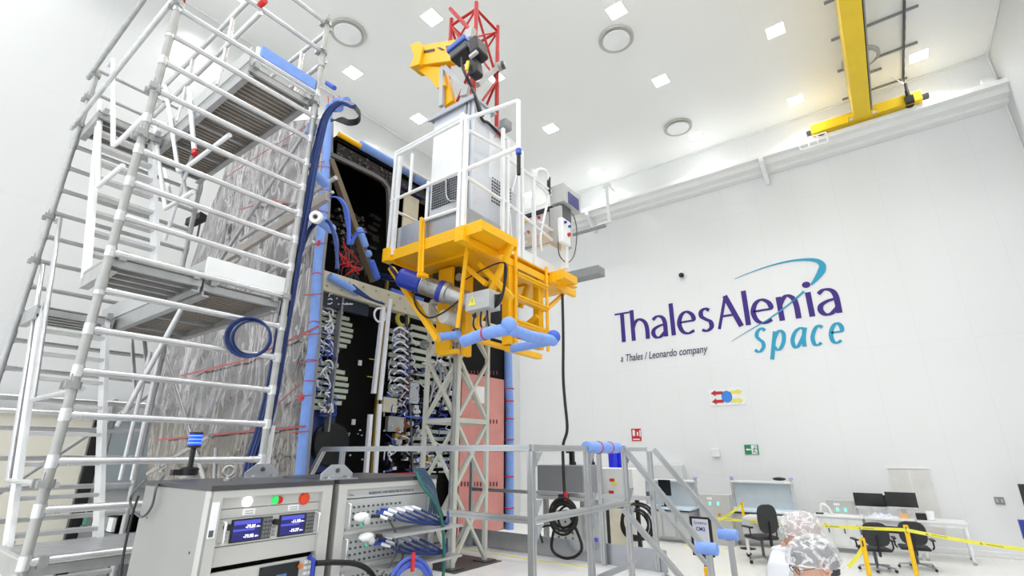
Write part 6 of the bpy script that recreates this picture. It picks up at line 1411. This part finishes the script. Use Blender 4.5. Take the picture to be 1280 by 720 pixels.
def person(nm_lb, hx, hy, hz, yaw, pitch, glasses=False, off=(0, 0), drop=.25, hcol=None):
    t = thing('person', nm_lb, 'person', (hx, hy, 0)); Hc = Vector((hx, hy, hz))
    R_ = Matrix.Rotation(yaw, 3, 'Z') @ Matrix.Rotation(pitch, 3, 'Y')
    T_ = lambda v: Hc+R_ @ (Vector(v)*.92)
    m = MB(); n, k = 40, 28; P = []
    for i in range(k+1):
        a = math.pi*i/k
        for j in range(n):
            q = 2*math.pi*j/n; d = Vector((math.sin(a)*math.cos(q), math.sin(a)*math.sin(q), math.cos(a))); r = head_shape(d); v = d*r
            f = max(0, d.x)
            nose = math.exp(-((v.y/.014)**2))*math.exp(-(((v.z+.018)/.024)**2))*f*.026; v.x += nose
            v.x += math.exp(-((v.y/.03)**2))*math.exp(-(((v.z+.058)/.009)**2))*f*.006
            v.x += math.exp(-((v.y/.03)**2))*math.exp(-(((v.z+.072)/.008)**2))*f*.005
            v.x -= math.exp(-(((abs(v.y)-.032)/.016)**2))*math.exp(-(((v.z-.012)/.014)**2))*f*.011
            v.x += math.exp(-((v.y/.05)**2))*math.exp(-(((v.z-.03)/.012)**2))*f*.005
            v.x += math.exp(-((v.y/.03)**2))*math.exp(-(((v.z+.1)/.016)**2))*f*.01
            P.append(T_(v))
    fs = [(i*n+j, (i+1)*n+j, (i+1)*n+(j+1) % n, i*n+(j+1) % n) for i in range(k) for j in range(n)]
    m.add(P, fs, True)
    # neck
    sh = Vector((hx+off[0], hy+off[1], hz-drop))
    m.path([T_((-.02, 0, -.07)), T_((-.03, 0, -.13)).lerp(sh, .25), sh+Vector((0, 0, .04)), sh-Vector((0, 0, .05))], [.052, .05, .048, .046], 18)
    # ears: curled rims
    for s in (-1, 1):
        m.path([T_((-.005+.004*math.cos(a)*0+.017*math.cos(a), s*(.076+.006*math.sin(a*.5)), -.005+.03*math.sin(a))) for a in (2*math.pi*i/16 for i in range(16))], .006, 8, closed=True)
        m.ball(T_((-.008, s*.073, -.005)), .018, sc=(.8, .5, 1.2)); m.ball(T_((-.004, s*.075, -.034)), .008)
    m.build('head', skin, t)
    for s in (-1, 1): MB().ball(T_((.083, s*.031, .012)), .011).build('eye', white, t); MB().ball(T_((.0925, s*.031, .012)), .005).build('iris', hairm, t); MB().path([T_((.092, s*.015, .034)), T_((.094, s*.03, .038)), T_((.084, s*.046, .033))], .004, 6).build('eyebrow', hairm, t)
    MB().path([T_((.099, -.02, -.064)), T_((.103, 0, -.064)), T_((.099, .02, -.064))], .004, 6).build('lips', mat('lips', (176, 100, 92), .5), t)
    # hair below and under the net
    m = MB(); P = []; K = 22
    for i in range(K+1):
        a = math.pi*.80*i/K
        for j in range(n):
            q = 2*math.pi*j/n; d = Vector((math.sin(a)*math.cos(q), math.sin(a)*math.sin(q), math.cos(a))); lim = .0
            if d.x > 0 : d = Vector((d.x, d.y, max(d.z, .38*d.x+.12*abs(d.y)))).normalized()
            else: d = Vector((d.x, d.y, max(d.z, -.45))).normalized()
            P.append(T_(d*(head_shape(d)+.006+.002*noise.noise(d*30))))
    m.add(P, [(i*n+j, (i+1)*n+j, (i+1)*n+(j+1) % n, i*n+(j+1) % n) for i in range(K) for j in range(n)], True); m.build('hair', hcol or hairm, t)
    m = MB(); P = []; K = 34; n2 = 64
    for i in range(K+1):
        f = i/K; a = math.pi*.66*f
        for j in range(n2):
            q = 2*math.pi*j/n2; d = Vector((math.sin(a)*math.cos(q), math.sin(a)*math.sin(q), math.cos(a)))
            if d.x > 0: d = Vector((d.x, d.y, max(d.z, .36*d.x-.0*abs(d.y)))).normalized()
            else: d = Vector((d.x, d.y, max(d.z, -.30))).normalized()
            puff = .026*math.sin(min(f*1.12, 1)*math.pi)**.5+.004
            w = .007*noise.noise(Vector((d.x*9, d.y*9, d.z*5)))+.004*math.sin(q*26+3*noise.noise(d*4))*f
            P.append(T_(Vector(d)*(head_shape(d)+puff+w)))
    m.add(P, [(i*n2+j, (i+1)*n2+j, (i+1)*n2+(j+1) % n2, i*n2+(j+1) % n2) for i in range(K) for j in range(n2)], True); m.build('hair_net', capm, t, label='translucent gathered hair net')
    m = MB(); ring = P[-n2:]; m.path(ring[::2], .004, 6, closed=True); m.build('net_elastic', white, t)
    if glasses:
        for s in (-1, 1): MB().path([T_((.104+.0*i, s*.031+.021*math.cos(a), .010+.016*math.sin(a))) for i, a in enumerate(2*math.pi*i/16 for i in range(16))], .0018, 6, closed=True).build('glasses_rim', steelD, t); MB().path([T_((.104, s*.052, .014)), T_((.06, s*.078, .014)), T_((-.005, s*.082, .008))], .0018, 6).build('glasses_temple', steelD, t)
    # body: one continuous skinned surface, wearing a coverall
    fw = Vector((math.cos(yaw), math.sin(yaw), 0)); sd = Vector((-fw.y, fw.x, 0)); up = Z1
    V = []; E = []; Rr = []
    def jt(p, r, par=None):
        V.append(Vector(p)-Vector((hx, hy, 0))); Rr.append(r)
        if par is not None: E.append((par, len(V)-1))
        return len(V)-1
    pel = Vector((sh.x, sh.y, hz-.84))-fw*.05
    i0 = jt(pel, (.15, .12)); i1 = jt(pel.lerp(sh, .35), (.15, .12), i0); i2 = jt(pel.lerp(sh, .72), (.17, .13), i1); i3 = jt(sh-up*.03, (.11, .09), i2); i4 = jt(sh+up*.055, (.066, .066), i3)
    for s in (-1, 1):
        a = jt(sh+sd*.17*s-up*.04, (.075, .075), i3); e = jt(sh+sd*.23*s-up*.32+fw*.06, (.055, .055), a); w_ = jt(sh+sd*.17*s-up*.42+fw*.30, (.04, .04), e)
        h_ = jt(pel+sd*.1*s-up*.06, (.1, .1), i0); kx = jt(pel+sd*.12*s-up*.45+fw*.04, (.07, .07), h_); f_ = jt(Vector(((pel+sd*.12*s).x, (pel+sd*.12*s).y, .09)), (.05, .05), kx); jt(Vector(((pel+sd*.13*s+fw*.17).x, (pel+sd*.13*s+fw*.17).y, .05)), (.04, .035), f_)
    me = bpy.data.meshes.new('coverall'); me.from_pydata(V, E, []); o = bpy.data.objects.new('coverall', me); COL.objects.link(o); o.parent = t; me.materials.append(coatm); ROOT[o.name] = ROOT[t.name]
    mo = o.modifiers.new('skin', 'SKIN'); mo.use_smooth_shade = True
    for i, r in enumerate(Rr): me.skin_vertices[0].data[i].radius = r
    me.skin_vertices[0].data[0].use_root = True
    s_ = o.modifiers.new('sub', 'SUBSURF'); s_.levels = 2; s_.render_levels = 2
    o['label'] = 'loose white coverall'
    # collar
    MB().torus(sh+up*.05, .072, .016, up+fw*.2, 28, 8).build('collar', coatm, t)
    # hands with five fingers
    for s in (-1, 1):
        w0 = sh+sd*.17*s-up*.42+fw*.30; m = MB(); m.path([w0-fw*.03, w0+fw*.03, w0+fw*.09], [.028, .036, .034], 12, flat=.55)
        for k, (off, ln) in enumerate(((-.03, .07), (-.01, .08), (.01, .075), (.03, .06))):
            b0 = w0+fw*.085+sd*off; m.path([b0, b0+fw*ln*.5-up*.008, b0+fw*ln*.85-up*.03], [.009, .0085, .007], 8)
        b0 = w0+fw*.02-sd*s*.032; m.path([b0, b0-sd*s*.03+fw*.03-up*.01, b0-sd*s*.035+fw*.06-up*.02], [.011, .01, .008], 8); m.build('hand', skin, t)
    return t
h1 = on(2, 1.66, 1004, 669); h2 = on(2, 1.62, 1019, 706)
person('person in white coverall and hair net at the back, face turned left', h1.x, h1.y, 1.66, math.pi-.1, .25, off=(-.10, .04), drop=.13, hcol=mat('thin_grey_hair', (170, 150, 142), .7))
person('person in white coverall, hair net and glasses in front, looking down to the left', h2.x, h2.y, 1.62, math.pi+.55, .32, glasses=True, off=(.1, .06), drop=.2, hcol=mat('salt_dark_hair', (58, 54, 53), .7, var=.3, vs=40))
# ================================================================== LIGHT
w = bpy.data.worlds.new('world'); sc.world = w; w.use_nodes = True; bg = w.node_tree.nodes['Background']; bg.inputs[0].default_value = (.95, .98, 1, 1); bg.inputs[1].default_value = 1.15
sc.view_settings.view_transform = 'Standard'; sc.view_settings.look = 'None'; sc.view_settings.gamma = 1; sc.view_settings.use_curve_mapping = False
sc.view_settings.exposure = .56
sc.cycles.max_bounces = 8; sc.cycles.diffuse_bounces = 5; sc.cycles.use_denoising = True
